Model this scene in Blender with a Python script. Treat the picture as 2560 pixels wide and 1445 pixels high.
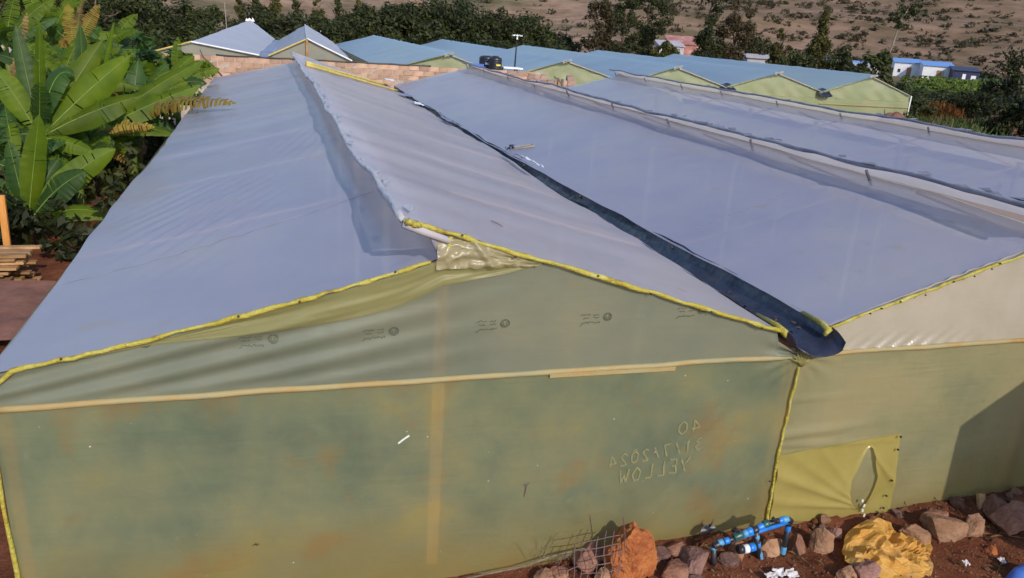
import bpy, math, random
from mathutils import Vector, Matrix, noise as mnoise
from math import sin, cos, pi, radians, sqrt, exp

for o in list(bpy.data.objects):
    bpy.data.objects.remove(o, do_unlink=True)
SC = bpy.context.scene
COL = SC.collection

# ------------------------------------------------------------------ camera
CAM = Vector((1.8467, -5.4491, 4.4252))
YAW, PITCH, ROLL, FPX = -0.3127, 0.3226, 0.0681, 1943.6
_fw = Vector((-sin(YAW) * cos(PITCH), cos(YAW) * cos(PITCH), -sin(PITCH)))
_r0 = Vector((cos(YAW), sin(YAW), 0))
_u0 = _r0.cross(_fw)
_rt = _r0 * cos(ROLL) + _u0 * sin(ROLL)
_up = -_r0 * sin(ROLL) + _u0 * cos(ROLL)
cd = bpy.data.cameras.new("camera")
cam = bpy.data.objects.new("camera", cd)
COL.objects.link(cam)
cam.matrix_world = Matrix(((_rt.x, _up.x, -_fw.x, CAM.x), (_rt.y, _up.y, -_fw.y, CAM.y),
                           (_rt.z, _up.z, -_fw.z, CAM.z), (0, 0, 0, 1)))
cd.sensor_width = 36.0
cd.lens = 36.0 * FPX / 2560.0
cd.clip_start = 0.1
cd.clip_end = 4000
SC.camera = cam

# ------------------------------------------------------------------ light
SUN_DIR = Vector((0.22, -1.0, 0.62)).normalized()      # towards the sun
SUN_EL = math.asin(SUN_DIR.z)
world = bpy.data.worlds.new("World")
SC.world = world
world.use_nodes = True
wn = world.node_tree
wn.nodes.clear()
wo = wn.nodes.new("ShaderNodeOutputWorld")
wb = wn.nodes.new("ShaderNodeBackground")
sk = wn.nodes.new("ShaderNodeTexSky")
sk.sky_type = 'NISHITA'
sk.sun_disc = False
sk.sun_elevation = SUN_EL
sk.sun_rotation = math.atan2(SUN_DIR.x, SUN_DIR.y)
sk.air_density = 1.0
sk.dust_density = 0.6
sk.ozone_density = 2.0
wb.inputs['Strength'].default_value = 0.15
wn.links.new(sk.outputs[0], wb.inputs[0])
wn.links.new(wb.outputs[0], wo.inputs[0])
sd = bpy.data.lights.new("sun", 'SUN')
sd.energy = 2.5
sd.angle = radians(0.5)
sd.color = (1.0, 0.90, 0.76)
sun = bpy.data.objects.new("sun", sd)
COL.objects.link(sun)
sun.rotation_euler = SUN_DIR.to_track_quat('Z', 'Y').to_euler()
sun.location = (10, -20, 30)
SC.view_settings.view_transform = 'Standard'
SC.view_settings.look = 'None'
SC.view_settings.exposure = 0.52
SC.view_settings.gamma = 1.0
SC.view_settings.use_curve_mapping = False
SC.render.engine = 'CYCLES'
SC.cycles.use_denoising = True
SC.cycles.max_bounces = 7
SC.cycles.transparent_max_bounces = 12
SC.cycles.caustics_reflective = False
SC.cycles.caustics_refractive = False


def ray(px, py):
    return _fw + _rt * ((px - 1280) / FPX) - _up * ((py - 722.5) / FPX)


def at(px, py, y=None, z=None, x=None):
    """The world point on a line of sight where it meets a plane of the site."""
    d = ray(px, py)
    if y is not None:
        t = (y - CAM.y) / d.y
    elif z is not None:
        t = (z - CAM.z) / d.z
    else:
        t = (x - CAM.x) / d.x
    return CAM + d * t


UPZ = Vector((0, 0, 1))


def nz(x, y, z=0.0):
    return mnoise.noise(Vector((x, y, z)))


# ------------------------------------------------------------------ object helpers
def tag(o, label=None, cat=None, group=None, kind=None):
    for k, v in (('label', label), ('category', cat), ('group', group), ('kind', kind)):
        if v:
            o[k] = v
    return o


def thing(name, loc, label, cat, group=None):
    o = bpy.data.objects.new(name, None)
    o.empty_display_size = 0.2
    COL.objects.link(o)
    o.location = loc
    return tag(o, label, cat, group)


def org(o):
    v = Vector((0, 0, 0))
    while o is not None:
        v += o.location
        o = o.parent
    return v


class MB:
    def __init__(s):
        s.v, s.f, s.m = [], [], []

    def add(s, vs, fs, mi=0):
        b = len(s.v)
        s.v.extend([Vector(p) for p in vs])
        s.f.extend([tuple(b + i for i in f) for f in fs])
        s.m.extend([mi] * len(fs))

    def box(s, c, sz, rz=0.0, ry=0.0, rx=0.0, mi=0, jit=0.0, rnd=None):
        M = Matrix.Rotation(rz, 3, 'Z') @ Matrix.Rotation(ry, 3, 'Y') @ Matrix.Rotation(rx, 3, 'X')
        vs = []
        for dx in (-.5, .5):
            for dy in (-.5, .5):
                for dz in (-.5, .5):
                    p = Vector((dx * sz[0], dy * sz[1], dz * sz[2]))
                    if rnd:
                        p += Vector((rnd.uniform(-jit, jit), rnd.uniform(-jit, jit), rnd.uniform(-jit, jit)))
                    vs.append(Vector(c) + M @ p)
        s.add(vs, [(0, 1, 3, 2), (4, 6, 7, 5), (0, 4, 5, 1), (2, 3, 7, 6), (0, 2, 6, 4), (1, 5, 7, 3)], mi)

    def tube(s, pts, r, n=8, mi=0, cap=True):
        pts = [Vector(p) for p in pts]
        rs = r if isinstance(r, (list, tuple)) else [r] * len(pts)
        vs, fs = [], []
        prev = None
        for i, p in enumerate(pts):
            t = (pts[min(i + 1, len(pts) - 1)] - pts[max(i - 1, 0)]).normalized()
            if prev is None:
                a = t.orthogonal().normalized()
            else:
                a = (prev - t * prev.dot(t))
                a = a.normalized() if a.length > 1e-6 else t.orthogonal().normalized()
            prev = a
            b = t.cross(a)
            for k in range(n):
                q = 2 * pi * k / n
                vs.append(p + (a * cos(q) + b * sin(q)) * rs[i])
        for i in range(len(pts) - 1):
            for k in range(n):
                k2 = (k + 1) % n
                fs.append((i * n + k, i * n + k2, (i + 1) * n + k2, (i + 1) * n + k))
        if cap:
            fs.append(tuple(range(n - 1, -1, -1)))
            fs.append(tuple((len(pts) - 1) * n + k for k in range(n)))
        s.add(vs, fs, mi)

    def grid(s, fn, nu, nv, mi=0, flip=False):
        vs = [fn(i / nu, j / nv) for i in range(nu + 1) for j in range(nv + 1)]
        fs = []
        for i in range(nu):
            for j in range(nv):
                a = i * (nv + 1) + j
                q = (a, a + 1, a + nv + 2, a + nv + 1)
                fs.append(q[::-1] if flip else q)
        s.add(vs, fs, mi)

    def ribbon(s, pts, w, nrm, mi=0):
        """flat stroke along pts, width w, lying across the direction nrm"""
        pts = [Vector(p) for p in pts]
        vs, fs = [], []
        for i, p in enumerate(pts):
            t = (pts[min(i + 1, len(pts) - 1)] - pts[max(i - 1, 0)])
            t = t.normalized() if t.length > 1e-9 else Vector((1, 0, 0))
            a = t.cross(nrm).normalized() * (w / 2)
            vs += [p - a, p + a]
        for i in range(len(pts) - 1):
            fs.append((2 * i, 2 * i + 1, 2 * i + 3, 2 * i + 2))
        s.add(vs, fs, mi)

    def mesh(s, name, off=Vector((0, 0, 0)), mats=(), smooth=False):
        me = bpy.data.meshes.new(name)
        me.from_pydata([tuple(p - off) for p in s.v], [], s.f)
        for m in mats:
            me.materials.append(m)
        if len(mats) > 1:
            me.polygons.foreach_set('material_index', s.m)
        if smooth:
            me.polygons.foreach_set('use_smooth', [True] * len(s.f))
        me.update()
        return me

    def build(s, name, mats, parent=None, smooth=False):
        if not isinstance(mats, (list, tuple)):
            mats = [mats]
        o = bpy.data.objects.new(name, s.mesh(name, org(parent), mats, smooth))
        COL.objects.link(o)
        o.parent = parent
        return o


def inst(name, me, parent, loc, rot=(0, 0, 0), scale=(1, 1, 1)):
    o = bpy.data.objects.new(name, me)
    COL.objects.link(o)
    o.parent = parent
    o.location = Vector(loc) - org(parent)
    o.rotation_euler = rot
    o.scale = scale
    return o


# ------------------------------------------------------------------ materials
def newmat(name):
    m = bpy.data.materials.new(name)
    m.use_nodes = True
    nt = m.node_tree
    nt.nodes.clear()
    out = nt.nodes.new("ShaderNodeOutputMaterial")
    return m, nt, out


def N(nt, typ, **kw):
    n = nt.nodes.new(typ)
    for k, v in kw.items():
        if k in n.inputs.keys():
            n.inputs[k].default_value = v
        else:
            setattr(n, k, v)
    return n


def coords(nt, scale=(1, 1, 1), kind='Object'):
    tc = N(nt, "ShaderNodeTexCoord")
    mp = N(nt, "ShaderNodeMapping")
    mp.inputs['Scale'].default_value = scale
    nt.links.new(tc.outputs[kind], mp.inputs[0])
    return mp.outputs[0]


def noise_ramp(nt, vec, scale, stops, detail=4, rough=.6, dist=0.0):
    n = N(nt, "ShaderNodeTexNoise", Scale=scale, Detail=detail, Roughness=rough, Distortion=dist)
    nt.links.new(vec, n.inputs['Vector'])
    r = N(nt, "ShaderNodeValToRGB")
    el = r.color_ramp.elements
    while len(el) < len(stops):
        el.new(0.5)
    for e, (p, c) in zip(el, stops):
        e.position = p
        e.color = (*c, 1) if len(c) == 3 else c
    nt.links.new(n.outputs['Fac'], r.inputs[0])
    return r.outputs[0], n.outputs['Fac']


def mixc(nt, fac, a, b, mode='MIX'):
    m = N(nt, "ShaderNodeMix", data_type='RGBA', blend_type=mode)
    for s, v in ((m.inputs[0], fac), (m.inputs[6], a), (m.inputs[7], b)):
        if hasattr(v, 'is_output'):
            nt.links.new(v, s)
        else:
            s.default_value = v if not isinstance(v, tuple) else (*v, 1) if len(v) == 3 else v
    return m.outputs[2]


def bump(nt, height, strength, dist=0.02):
    b = N(nt, "ShaderNodeBump", Strength=strength, Distance=dist)
    nt.links.new(height, b.inputs['Height'])
    return b.outputs[0]


def simple(name, stops, scale=3.0, rough=.8, spec=.3, bmp=0.0, bscale=30, bdist=.02, stretch=(1, 1, 1), metal=0.0, rand=0.0, detail=4):
    m, nt, out = newmat(name)
    v = coords(nt, stretch)
    c, f = noise_ramp(nt, v, scale, stops, detail)
    if rand:
        oi = N(nt, "ShaderNodeObjectInfo")
        hs = N(nt, "ShaderNodeHueSaturation")
        mr = N(nt, "ShaderNodeMapRange")
        mr.inputs['To Min'].default_value = 1 - rand
        mr.inputs['To Max'].default_value = 1 + rand
        nt.links.new(oi.outputs['Random'], mr.inputs['Value'])
        nt.links.new(mr.outputs[0], hs.inputs['Value'])
        nt.links.new(c, hs.inputs['Color'])
        c = hs.outputs[0]
    p = N(nt, "ShaderNodeBsdfPrincipled", Roughness=rough, Metallic=metal)
    p.inputs['Specular IOR Level'].default_value = spec
    nt.links.new(c, p.inputs['Base Color'])
    if bmp:
        n2 = N(nt, "ShaderNodeTexNoise", Scale=bscale, Detail=6)
        nt.links.new(v, n2.inputs['Vector'])
        nt.links.new(bump(nt, n2.outputs['Fac'], bmp, bdist), p.inputs['Normal'])
    nt.links.new(p.outputs[0], out.inputs[0])
    return m


def film(name, stops, trans_col, transl=.35, transp=.12, rough=.32, spec=.5, scale=.7, bmp=.25, fine=6.0,
         spots=None, grad=None, stretch=(1, 1, 1), coat=0.0):
    """polythene sheet: diffuse dust + light coming through + some clear see-through"""
    m, nt, out = newmat(name)
    v = coords(nt, stretch)
    c, f = noise_ramp(nt, v, scale, stops, 5, .6)
    if grad:                       # foot tone, painted soil bounce light plus splash dirt: (z0, z1, colour)
        tc = N(nt, "ShaderNodeTexCoord")
        sx = N(nt, "ShaderNodeSeparateXYZ")
        nt.links.new(tc.outputs['Object'], sx.inputs[0])
        nn = N(nt, "ShaderNodeTexNoise", Scale=1.3, Detail=4)
        nt.links.new(v, nn.inputs['Vector'])
        ad = N(nt, "ShaderNodeMath", operation='MULTIPLY_ADD')
        nt.links.new(nn.outputs['Fac'], ad.inputs[0])
        ad.inputs[1].default_value = -.9
        nt.links.new(sx.outputs['Z'], ad.inputs[2])
        mr = N(nt, "ShaderNodeMapRange")
        mr.inputs['From Min'].default_value = grad[0] - .45
        mr.inputs['From Max'].default_value = grad[1] - .45
        mr.inputs['To Min'].default_value = .85
        mr.inputs['To Max'].default_value = 0
        nt.links.new(ad.outputs[0], mr.inputs['Value'])
        c = mixc(nt, mr.outputs[0], c, grad[2])
    if spots:                      # (scale, threshold, colour)
        for sc_, th, colr, amt in spots:
            n3 = N(nt, "ShaderNodeTexNoise", Scale=sc_, Detail=3, Roughness=.6)
            nt.links.new(v, n3.inputs['Vector'])
            r3 = N(nt, "ShaderNodeValToRGB")
            r3.color_ramp.elements[0].position = th
            r3.color_ramp.elements[0].color = (0, 0, 0, 1)
            r3.color_ramp.elements[1].position = th + .12
            r3.color_ramp.elements[1].color = (amt, amt, amt, 1)
            nt.links.new(n3.outputs['Fac'], r3.inputs[0])
            c = mixc(nt, r3.outputs[0], c, colr)
    p = N(nt, "ShaderNodeBsdfPrincipled", Roughness=rough)
    p.inputs['Specular IOR Level'].default_value = spec
    if coat:
        p.inputs['Coat Weight'].default_value = coat
        p.inputs['Coat Roughness'].default_value = .12
    nt.links.new(c, p.inputs['Base Color'])
    n2 = N(nt, "ShaderNodeTexNoise", Scale=fine, Detail=5, Distortion=.6)
    nt.links.new(v, n2.inputs['Vector'])
    mp2 = N(nt, "ShaderNodeMapping")
    mp2.inputs['Rotation'].default_value = (.0, .55, .35)
    mp2.inputs['Scale'].default_value = (.30, .30, 2.4)
    nt.links.new(v, mp2.inputs[0])
    n4 = N(nt, "ShaderNodeTexNoise", Scale=3.2, Detail=4, Roughness=.55, Distortion=.4)
    nt.links.new(mp2.outputs[0], n4.inputs['Vector'])
    sb_ = N(nt, "ShaderNodeMath", operation='SUBTRACT')
    nt.links.new(n4.outputs['Fac'], sb_.inputs[0])
    sb_.inputs[1].default_value = .5
    ab_ = N(nt, "ShaderNodeMath", operation='ABSOLUTE')
    nt.links.new(sb_.outputs[0], ab_.inputs[0])
    ml_ = N(nt, "ShaderNodeMath", operation='MULTIPLY_ADD')
    nt.links.new(ab_.outputs[0], ml_.inputs[0])
    ml_.inputs[1].default_value = -1.2
    nt.links.new(n2.outputs['Fac'], ml_.inputs[2])
    bn = bump(nt, ml_.outputs[0], bmp, .03)
    nt.links.new(bn, p.inputs['Normal'])
    t = N(nt, "ShaderNodeBsdfTranslucent")
    hv = N(nt, "ShaderNodeHueSaturation", Value=1.7)
    nt.links.new(c, hv.inputs['Color'])
    nt.links.new(mixc(nt, .6, trans_col, hv.outputs[0]), t.inputs['Color'])
    mx = N(nt, "ShaderNodeMixShader")
    mx.inputs[0].default_value = transl
    nt.links.new(p.outputs[0], mx.inputs[1])
    nt.links.new(t.outputs[0], mx.inputs[2])
    tr = N(nt, "ShaderNodeBsdfTransparent")
    tr.inputs['Color'].default_value = (.95, .93, .75, 1)
    mx2 = N(nt, "ShaderNodeMixShader")
    mx2.inputs[0].default_value = transp
    nt.links.new(mx.outputs[0], mx2.inputs[1])
    nt.links.new(tr.outputs[0], mx2.inputs[2])
    nt.links.new(mx2.outputs[0], out.inputs[0])
    return m


def leafmat(name, stops, transl=(.12, .2, .02), tw=.35, scale=1.5, rough=.5, spec=.4, rand=.0, stretch=(1, 1, 1)):
    m, nt, out = newmat(name)
    v = coords(nt, stretch)
    c, f = noise_ramp(nt, v, scale, stops, 4)
    if rand:
        oi = N(nt, "ShaderNodeObjectInfo")
        mr = N(nt, "ShaderNodeMapRange")
        mr.inputs['To Min'].default_value = 1 - rand
        mr.inputs['To Max'].default_value = 1 + rand
        nt.links.new(oi.outputs['Random'], mr.inputs['Value'])
        hs = N(nt, "ShaderNodeHueSaturation")
        nt.links.new(mr.outputs[0], hs.inputs['Value'])
        nt.links.new(c, hs.inputs['Color'])
        c = hs.outputs[0]
    p = N(nt, "ShaderNodeBsdfPrincipled", Roughness=rough)
    p.inputs['Specular IOR Level'].default_value = spec
    nt.links.new(c, p.inputs['Base Color'])
    t = N(nt, "ShaderNodeBsdfTranslucent")
    t.inputs['Color'].default_value = (*transl, 1)
    mx = N(nt, "ShaderNodeMixShader")
    mx.inputs[0].default_value = tw
    nt.links.new(p.outputs[0], mx.inputs[1])
    nt.links.new(t.outputs[0], mx.inputs[2])
    nt.links.new(mx.outputs[0], out.inputs[0])
    return m


M = {}
M['roof'] = film("dusty sky tinted roof film", [(.28, (.46, .48, .67)), (.5, (.53, .54, .71)), (.72, (.60, .59, .68))], (.70, .67, .44),  # dust tone, with the sky's blue on the left slopes painted in
                 transl=.34, transp=.26, rough=.30, spec=.65, scale=.6, bmp=.22, fine=4.0,
                 spots=[(3.0, .62, (.52, .48, .44), .5), (14.0, .68, (.60, .60, .62), .6)])
M['roof_sunlit'] = film("sunlit side roof film", [(.28, (.66, .62, .73)), (.5, (.75, .69, .79)), (.72, (.80, .74, .78))], (.80, .74, .56),  # right slopes: warmer sunlit tone painted into the film colour
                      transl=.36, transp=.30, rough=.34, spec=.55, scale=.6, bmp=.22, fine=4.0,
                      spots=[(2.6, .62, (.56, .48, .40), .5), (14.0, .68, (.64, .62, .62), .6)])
M['wall'] = film("olive wall film", [(.30, (.15, .195, .14)), (.43, (.22, .26, .165)), (.55, (.285, .30, .175)), (.70, (.385, .335, .14))],
                 (.55, .53, .18), transl=.38, transp=.24, rough=.34, spec=.5, scale=1.1, bmp=.30, fine=4.0, coat=.35,
                 spots=[(1.5, .57, (.36, .21, .08), .55), (4.0, .66, (.34, .20, .08), .5), (9.0, .66, (.36, .36, .24), .5), (26.0, .68, (.30, .30, .22), .5)], grad=(-.05, .65, (.33, .255, .085)))
M['wall_lit'] = film("lit wall film", [(.30, (.29, .30, .18)), (.44, (.38, .36, .20)), (.58, (.45, .40, .22)), (.74, (.46, .38, .19))],  # same film, lighter: light on the tilted wall painted into the colour
                      (.48, .45, .14), transl=.36, transp=.20, rough=.30, spec=.5, scale=.9, bmp=.34, fine=4.0, coat=.45,
                      spots=[(1.5, .62, (.38, .25, .10), .4), (24.0, .68, (.36, .34, .22), .5)], grad=(.05, .6, (.32, .26, .10)))
M['gable'] = film("gable film", [(.28, (.20, .225, .17)), (.5, (.255, .27, .20)), (.75, (.33, .31, .20))],
                  (.36, .36, .16), transl=.36, transp=.18, rough=.30, spec=.55, scale=.8, bmp=.18, fine=4.0,
                  spots=[(1.4, .66, (.38, .27, .10), .4)])
M['milky'] = film("milky gable film", [(.3, (.40, .36, .27)), (.6, (.48, .42, .34)), (.8, (.52, .46, .38))], (.45, .40, .16),
                  transl=.25, transp=.06, rough=.22, spec=.7, scale=1.2, bmp=.2, fine=5.0, coat=.4)
M['yfilm'] = film("yellow doubled film", [(.3, (.38, .32, .09)), (.6, (.46, .38, .13)), (.85, (.52, .44, .18))], (.50, .40, .06),
                  transl=.35, transp=.10, rough=.24, spec=.6, scale=1.8, bmp=.2, fine=6.0, coat=.3)
M['ypatch'] = film("thin yellow film", [(.3, (.34, .31, .13)), (.6, (.40, .37, .17)), (.85, (.44, .41, .22))], (.52, .46, .14),
                   transl=.35, transp=.46, rough=.38, spec=.5, scale=1.8, bmp=.2, fine=6.0)
M['beigefilm'] = film("crumpled beige film", [(.3, (.40, .34, .18)), (.6, (.46, .40, .26)), (.85, (.52, .46, .34))], (.55, .48, .22),
                   transl=.35, transp=.24, rough=.28, spec=.6, scale=2.5, bmp=.3, fine=9.0)
M['yband'] = film("yellow film strip", [(.3, (.28, .20, .05)), (.42, (.46, .38, .05)), (.58, (.52, .46, .10)), (.74, (.56, .50, .24))], (.50, .42, .06),
                   transl=.25, transp=.0, rough=.42, spec=.4, scale=7, bmp=.8, fine=26.0)
M['blueroof'] = film("blue green roof film", [(.25, (.24, .34, .46)), (.5, (.31, .41, .52)), (.75, (.38, .48, .49))], (.40, .52, .44),
                     transl=.32, transp=.06, rough=.32, spec=.6, scale=.15, bmp=.10, fine=1.5, stretch=(1, .25, 1))
M['limewall'] = film("pale lime gable film", [(.3, (.33, .38, .20)), (.55, (.42, .44, .25)), (.8, (.50, .47, .28))], (.5, .54, .18),
                     transl=.36, transp=.16, rough=.35, spec=.5, scale=.6, bmp=.15, fine=2.0)
M['greyfilm'] = film("grey gable film", [(.3, (.30, .29, .24)), (.6, (.37, .35, .28)), (.85, (.42, .38, .30))], (.4, .36, .2),
                     transl=.3, transp=.10, rough=.35, spec=.5, scale=.6, bmp=.15, fine=2.0)
M['lilacroof'] = film("lilac roof film", [(.25, (.42, .41, .47)), (.5, (.47, .45, .51)), (.75, (.52, .49, .52))], (.45, .40, .26),
                      transl=.22, transp=.04, rough=.38, spec=.5, scale=.4, bmp=.12, fine=2.0)
M['liner'] = simple("black gutter liner", [(.3, (.010, .011, .024)), (.5, (.022, .024, .048)), (.64, (.035, .034, .05)), (.74, (.10, .075, .06))], 3.0, rough=.36, spec=.55, bmp=.5, bscale=9, bdist=.03)
M['liner_grey'] = simple("worn liner", [(.3, (.10, .10, .18)), (.7, (.20, .20, .30))], 3.0, rough=.4, spec=.5, bmp=.5, bscale=9, bdist=.03)
M['ridgewrap'] = simple("film wrapped ridge pole", [(.3, (.12, .12, .17)), (.55, (.24, .23, .27)), (.8, (.36, .33, .33))], 4.0, rough=.5, bmp=.8, bscale=14, bdist=.03, stretch=(2, .6, 2))
M['ridgelite'] = simple("film wrapped ridge pole pale", [(.3, (.34, .34, .38)), (.6, (.46, .44, .47)), (.8, (.30, .28, .24))], 4.0, rough=.45, bmp=.8, bscale=14, bdist=.03, stretch=(2, .6, 2))
M['wood'] = simple("sawn timber", [(.25, (.22, .11, .045)), (.5, (.34, .19, .085)), (.75, (.44, .27, .14))], 6.0, rough=.8, bmp=.4, bscale=40, bdist=.01, stretch=(1, 1, 1), rand=.35)
M['tanwood'] = film("tan vent film", [(.3, (.40, .27, .25)), (.55, (.54, .40, .37)), (.8, (.46, .34, .31))], (.56, .38, .36), transl=.5, transp=.25, rough=.5, spec=.3, scale=1.6, bmp=.3, fine=8.0, stretch=(1, .5, 1))
M['railwood'] = simple("dusty rail timber", [(.28, (.20, .11, .045)), (.42, (.33, .22, .085)), (.56, (.32, .26, .13)), (.72, (.25, .24, .14))], 3.0, rough=.7, bmp=.5, bscale=30, bdist=.01, stretch=(.5, 1, 1), detail=6)
M['orangewood'] = simple("orange timber post", [(.3, (.48, .19, .04)), (.7, (.62, .29, .08))], 5.0, rough=.7, bmp=.3, bscale=30, stretch=(4, 4, .5))
M['nail'] = simple("dark nail", [(.3, (.02, .018, .015)), (.7, (.05, .04, .03))], 9, rough=.5)
M['ink'] = simple("faded print", [(.35, (.05, .06, .04)), (.7, (.13, .14, .09))], 60, rough=.6)
M['marker'] = simple("faded marker ink", [(.38, (.235, .205, .085)), (.50, (.185, .19, .11)), (.66, (.25, .19, .075))], 9, rough=.5)
M['tape'] = simple("white scuff", [(.3, (.55, .55, .48)), (.7, (.7, .7, .65))], 20, rough=.4)
M['soil'] = None
M['brick'] = simple("quarry stone block", [(.25, (.30, .16, .10)), (.5, (.42, .25, .17)), (.75, (.48, .33, .25))], 3.0, rough=.9, bmp=.6, bscale=18, rand=.28)
M['mortar'] = simple("mortar", [(.3, (.34, .29, .25)), (.7, (.46, .41, .37))], 6.0, rough=.95, bmp=.4)
M['rubble'] = simple("rubble stone", [(.25, (.20, .12, .10)), (.5, (.32, .21, .17)), (.75, (.40, .28, .22))], 3.0, rough=.9, bmp=.6, rand=.3)
M['rock_orange'] = simple("orange laterite rock", [(.25, (.16, .045, .018)), (.45, (.32, .095, .03)), (.65, (.42, .15, .045)), (.85, (.50, .23, .09))], 5.0, rough=.9, bmp=1.0, bscale=22, bdist=.04, detail=8)
M['rock_brown'] = simple("brown rock", [(.25, (.12, .05, .033)), (.5, (.235, .11, .072)), (.75, (.33, .185, .125))], 5.0, rough=.9, bmp=.9, bscale=20, bdist=.03, rand=.25, detail=8)
M['rock_tan'] = simple("tan rock", [(.25, (.17, .085, .05)), (.5, (.29, .155, .09)), (.75, (.40, .24, .15))], 4.0, rough=.9, bmp=.8, bscale=20, bdist=.03, rand=.2, detail=8)
M['rock_grey'] = simple("purple grey rock", [(.25, (.13, .062, .05)), (.5, (.23, .122, .10)), (.75, (.33, .20, .17))], 4.0, rough=.9, bmp=.8, bscale=20, bdist=.03, rand=.2, detail=8)
M['bluepipe'] = simple("blue pipe", [(.3, (.01, .13, .50)), (.7, (.03, .24, .72))], 12, rough=.35, spec=.5)
M['cyanpipe'] = simple("weathered blue pipe", [(.3, (.05, .22, .42)), (.7, (.12, .34, .55))], 12, rough=.45, spec=.4)
M['blackfit'] = simple("black pipe fitting", [(.3, (.012, .012, .016)), (.7, (.03, .03, .04))], 12, rough=.4, spec=.5)
M['greenvalve'] = simple("dark green valve", [(.3, (.01, .06, .06)), (.7, (.03, .12, .11))], 12, rough=.35, spec=.5)
M['rust'] = simple("rusty wire", [(.3, (.10, .06, .06)), (.7, (.20, .14, .13))], 20, rough=.7, metal=.3)
M['ysheet'] = film("orange yellow plastic sheet", [(.3, (.55, .28, .05)), (.55, (.68, .38, .09)), (.8, (.72, .50, .22))], (.68, .36, .05),
                   transl=.30, transp=.0, rough=.55, spec=.3, scale=5, bmp=.3, fine=20.0)
M['paper'] = simple("white paper", [(.3, (.45, .40, .40)), (.7, (.66, .62, .64))], 9, rough=.8)
M['blueplastic'] = simple("blue plastic", [(.3, (.05, .12, .45)), (.7, (.10, .20, .60))], 6, rough=.35)
M['tank'] = simple("black tank plastic", [(.3, (.010, .010, .014)), (.7, (.022, .022, .03))], 3, rough=.4, spec=.5)
M['white'] = simple("white paint", [(.3, (.66, .66, .70)), (.7, (.80, .80, .82))], 2, rough=.6)
M['yellowlabel'] = simple("yellow label", [(.3, (.65, .55, .06)), (.7, (.75, .65, .1))], 9, rough=.5)
M['darkmetal'] = simple("dark metal", [(.3, (.025, .025, .03)), (.7, (.05, .05, .055))], 9, rough=.5, metal=.5)
M['blueiron'] = simple("blue roof sheet", [(.3, (.10, .22, .52)), (.7, (.18, .32, .62))], 3, rough=.45)
M['whitewall'] = simple("white iron wall", [(.3, (.60, .60, .64)), (.7, (.74, .73, .76))], 1.5, rough=.6)
M['greywall'] = simple("grey lilac wall", [(.3, (.32, .30, .34)), (.7, (.46, .43, .46))], .6, rough=.8)
M['rustroof'] = simple("rusty roof sheet", [(.3, (.24, .08, .06)), (.6, (.40, .20, .17)), (.8, (.55, .42, .40))], .7, rough=.7)
M['doorbrown'] = simple("brown door", [(.3, (.26, .12, .06)), (.7, (.36, .18, .09))], 3, rough=.6)
M['darkwin'] = simple("dark opening", [(.3, (.015, .016, .025)), (.7, (.03, .03, .05))], 3, rough=.2, spec=.5)
M['navy'] = simple("navy shed wall", [(.3, (.015, .018, .05)), (.7, (.035, .04, .10))], 3, rough=.5)
M['red'] = simple("red cloth", [(.3, (.5, .02, .02)), (.7, (.65, .05, .04))], 3, rough=.7)
M['bamboo'] = simple("yellow bamboo", [(.3, (.46, .34, .08)), (.7, (.60, .48, .15))], 7, rough=.5, bmp=.3, bscale=20)
M['bark'] = simple("bark", [(.3, (.07, .045, .03)), (.7, (.16, .11, .08))], 6, rough=.9, bmp=.8, bscale=14, stretch=(1, 1, .3))
M['palebark'] = simple("pale bark", [(.3, (.16, .13, .10)), (.7, (.30, .25, .20))], 4, rough=.9, stretch=(1, 1, .3))
M['stick'] = simple("dry stick", [(.3, (.10, .075, .055)), (.7, (.22, .17, .13))], 12, rough=.9)
M['stickpale'] = simple("pale stick", [(.3, (.28, .24, .16)), (.7, (.40, .35, .25))], 12, rough=.9)
M['mound'] = simple("red dirt mound", [(.3, (.14, .06, .045)), (.7, (.24, .115, .085))], 3, rough=.95, bmp=.6, bscale=12)
# foliage
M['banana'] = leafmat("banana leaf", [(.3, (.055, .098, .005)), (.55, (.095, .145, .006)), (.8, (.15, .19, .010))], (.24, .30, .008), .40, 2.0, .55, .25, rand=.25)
M['bananadark'] = leafmat("shaded banana leaf", [(.3, (.022, .055, .012)), (.6, (.04, .085, .016)), (.85, (.06, .115, .02))], (.09, .15, .010), .32, 2.0, .5, .25, rand=.3)  # darker copy of the leaf, shade put into its colour
M['bananarib'] = simple("banana midrib", [(.3, (.12, .18, .03)), (.7, (.20, .27, .05))], 6, rough=.5)
M['bananadry'] = leafmat("dry banana leaf", [(.3, (.16, .085, .025)), (.5, (.30, .20, .04)), (.7, (.28, .27, .04)), (.85, (.14, .18, .02))], (.34, .22, .03), .3, 3.0, .7, .2, rand=.2)
M['bananabrown'] = leafmat("brown banana leaf", [(.3, (.12, .07, .03)), (.6, (.26, .16, .07)), (.85, (.36, .26, .12))], (.2, .12, .03), .25, 4.0, .8, .2, rand=.2)
M['pstem'] = simple("banana stem", [(.3, (.045, .06, .015)), (.55, (.10, .14, .025)), (.8, (.17, .16, .06))], 3, rough=.55, bmp=.3, bscale=14, stretch=(2, 2, .4))
M['crown_dark'] = leafmat("dark crown leaves", [(.3, (.014, .019, .006)), (.55, (.034, .042, .010)), (.8, (.078, .084, .016))], (.05, .06, .008), .25, .5, .6, .3, rand=.25)
M['crown_mid'] = leafmat("mid crown leaves", [(.3, (.020, .028, .008)), (.55, (.042, .052, .012)), (.8, (.075, .082, .018))], (.08, .09, .012), .25, .5, .6, .3, rand=.25)
M['crown_olive'] = leafmat("olive crown leaves", [(.3, (.045, .045, .010)), (.55, (.080, .078, .014)), (.8, (.13, .115, .02))], (.12, .11, .012), .3, .6, .6, .3, rand=.2)
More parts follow.
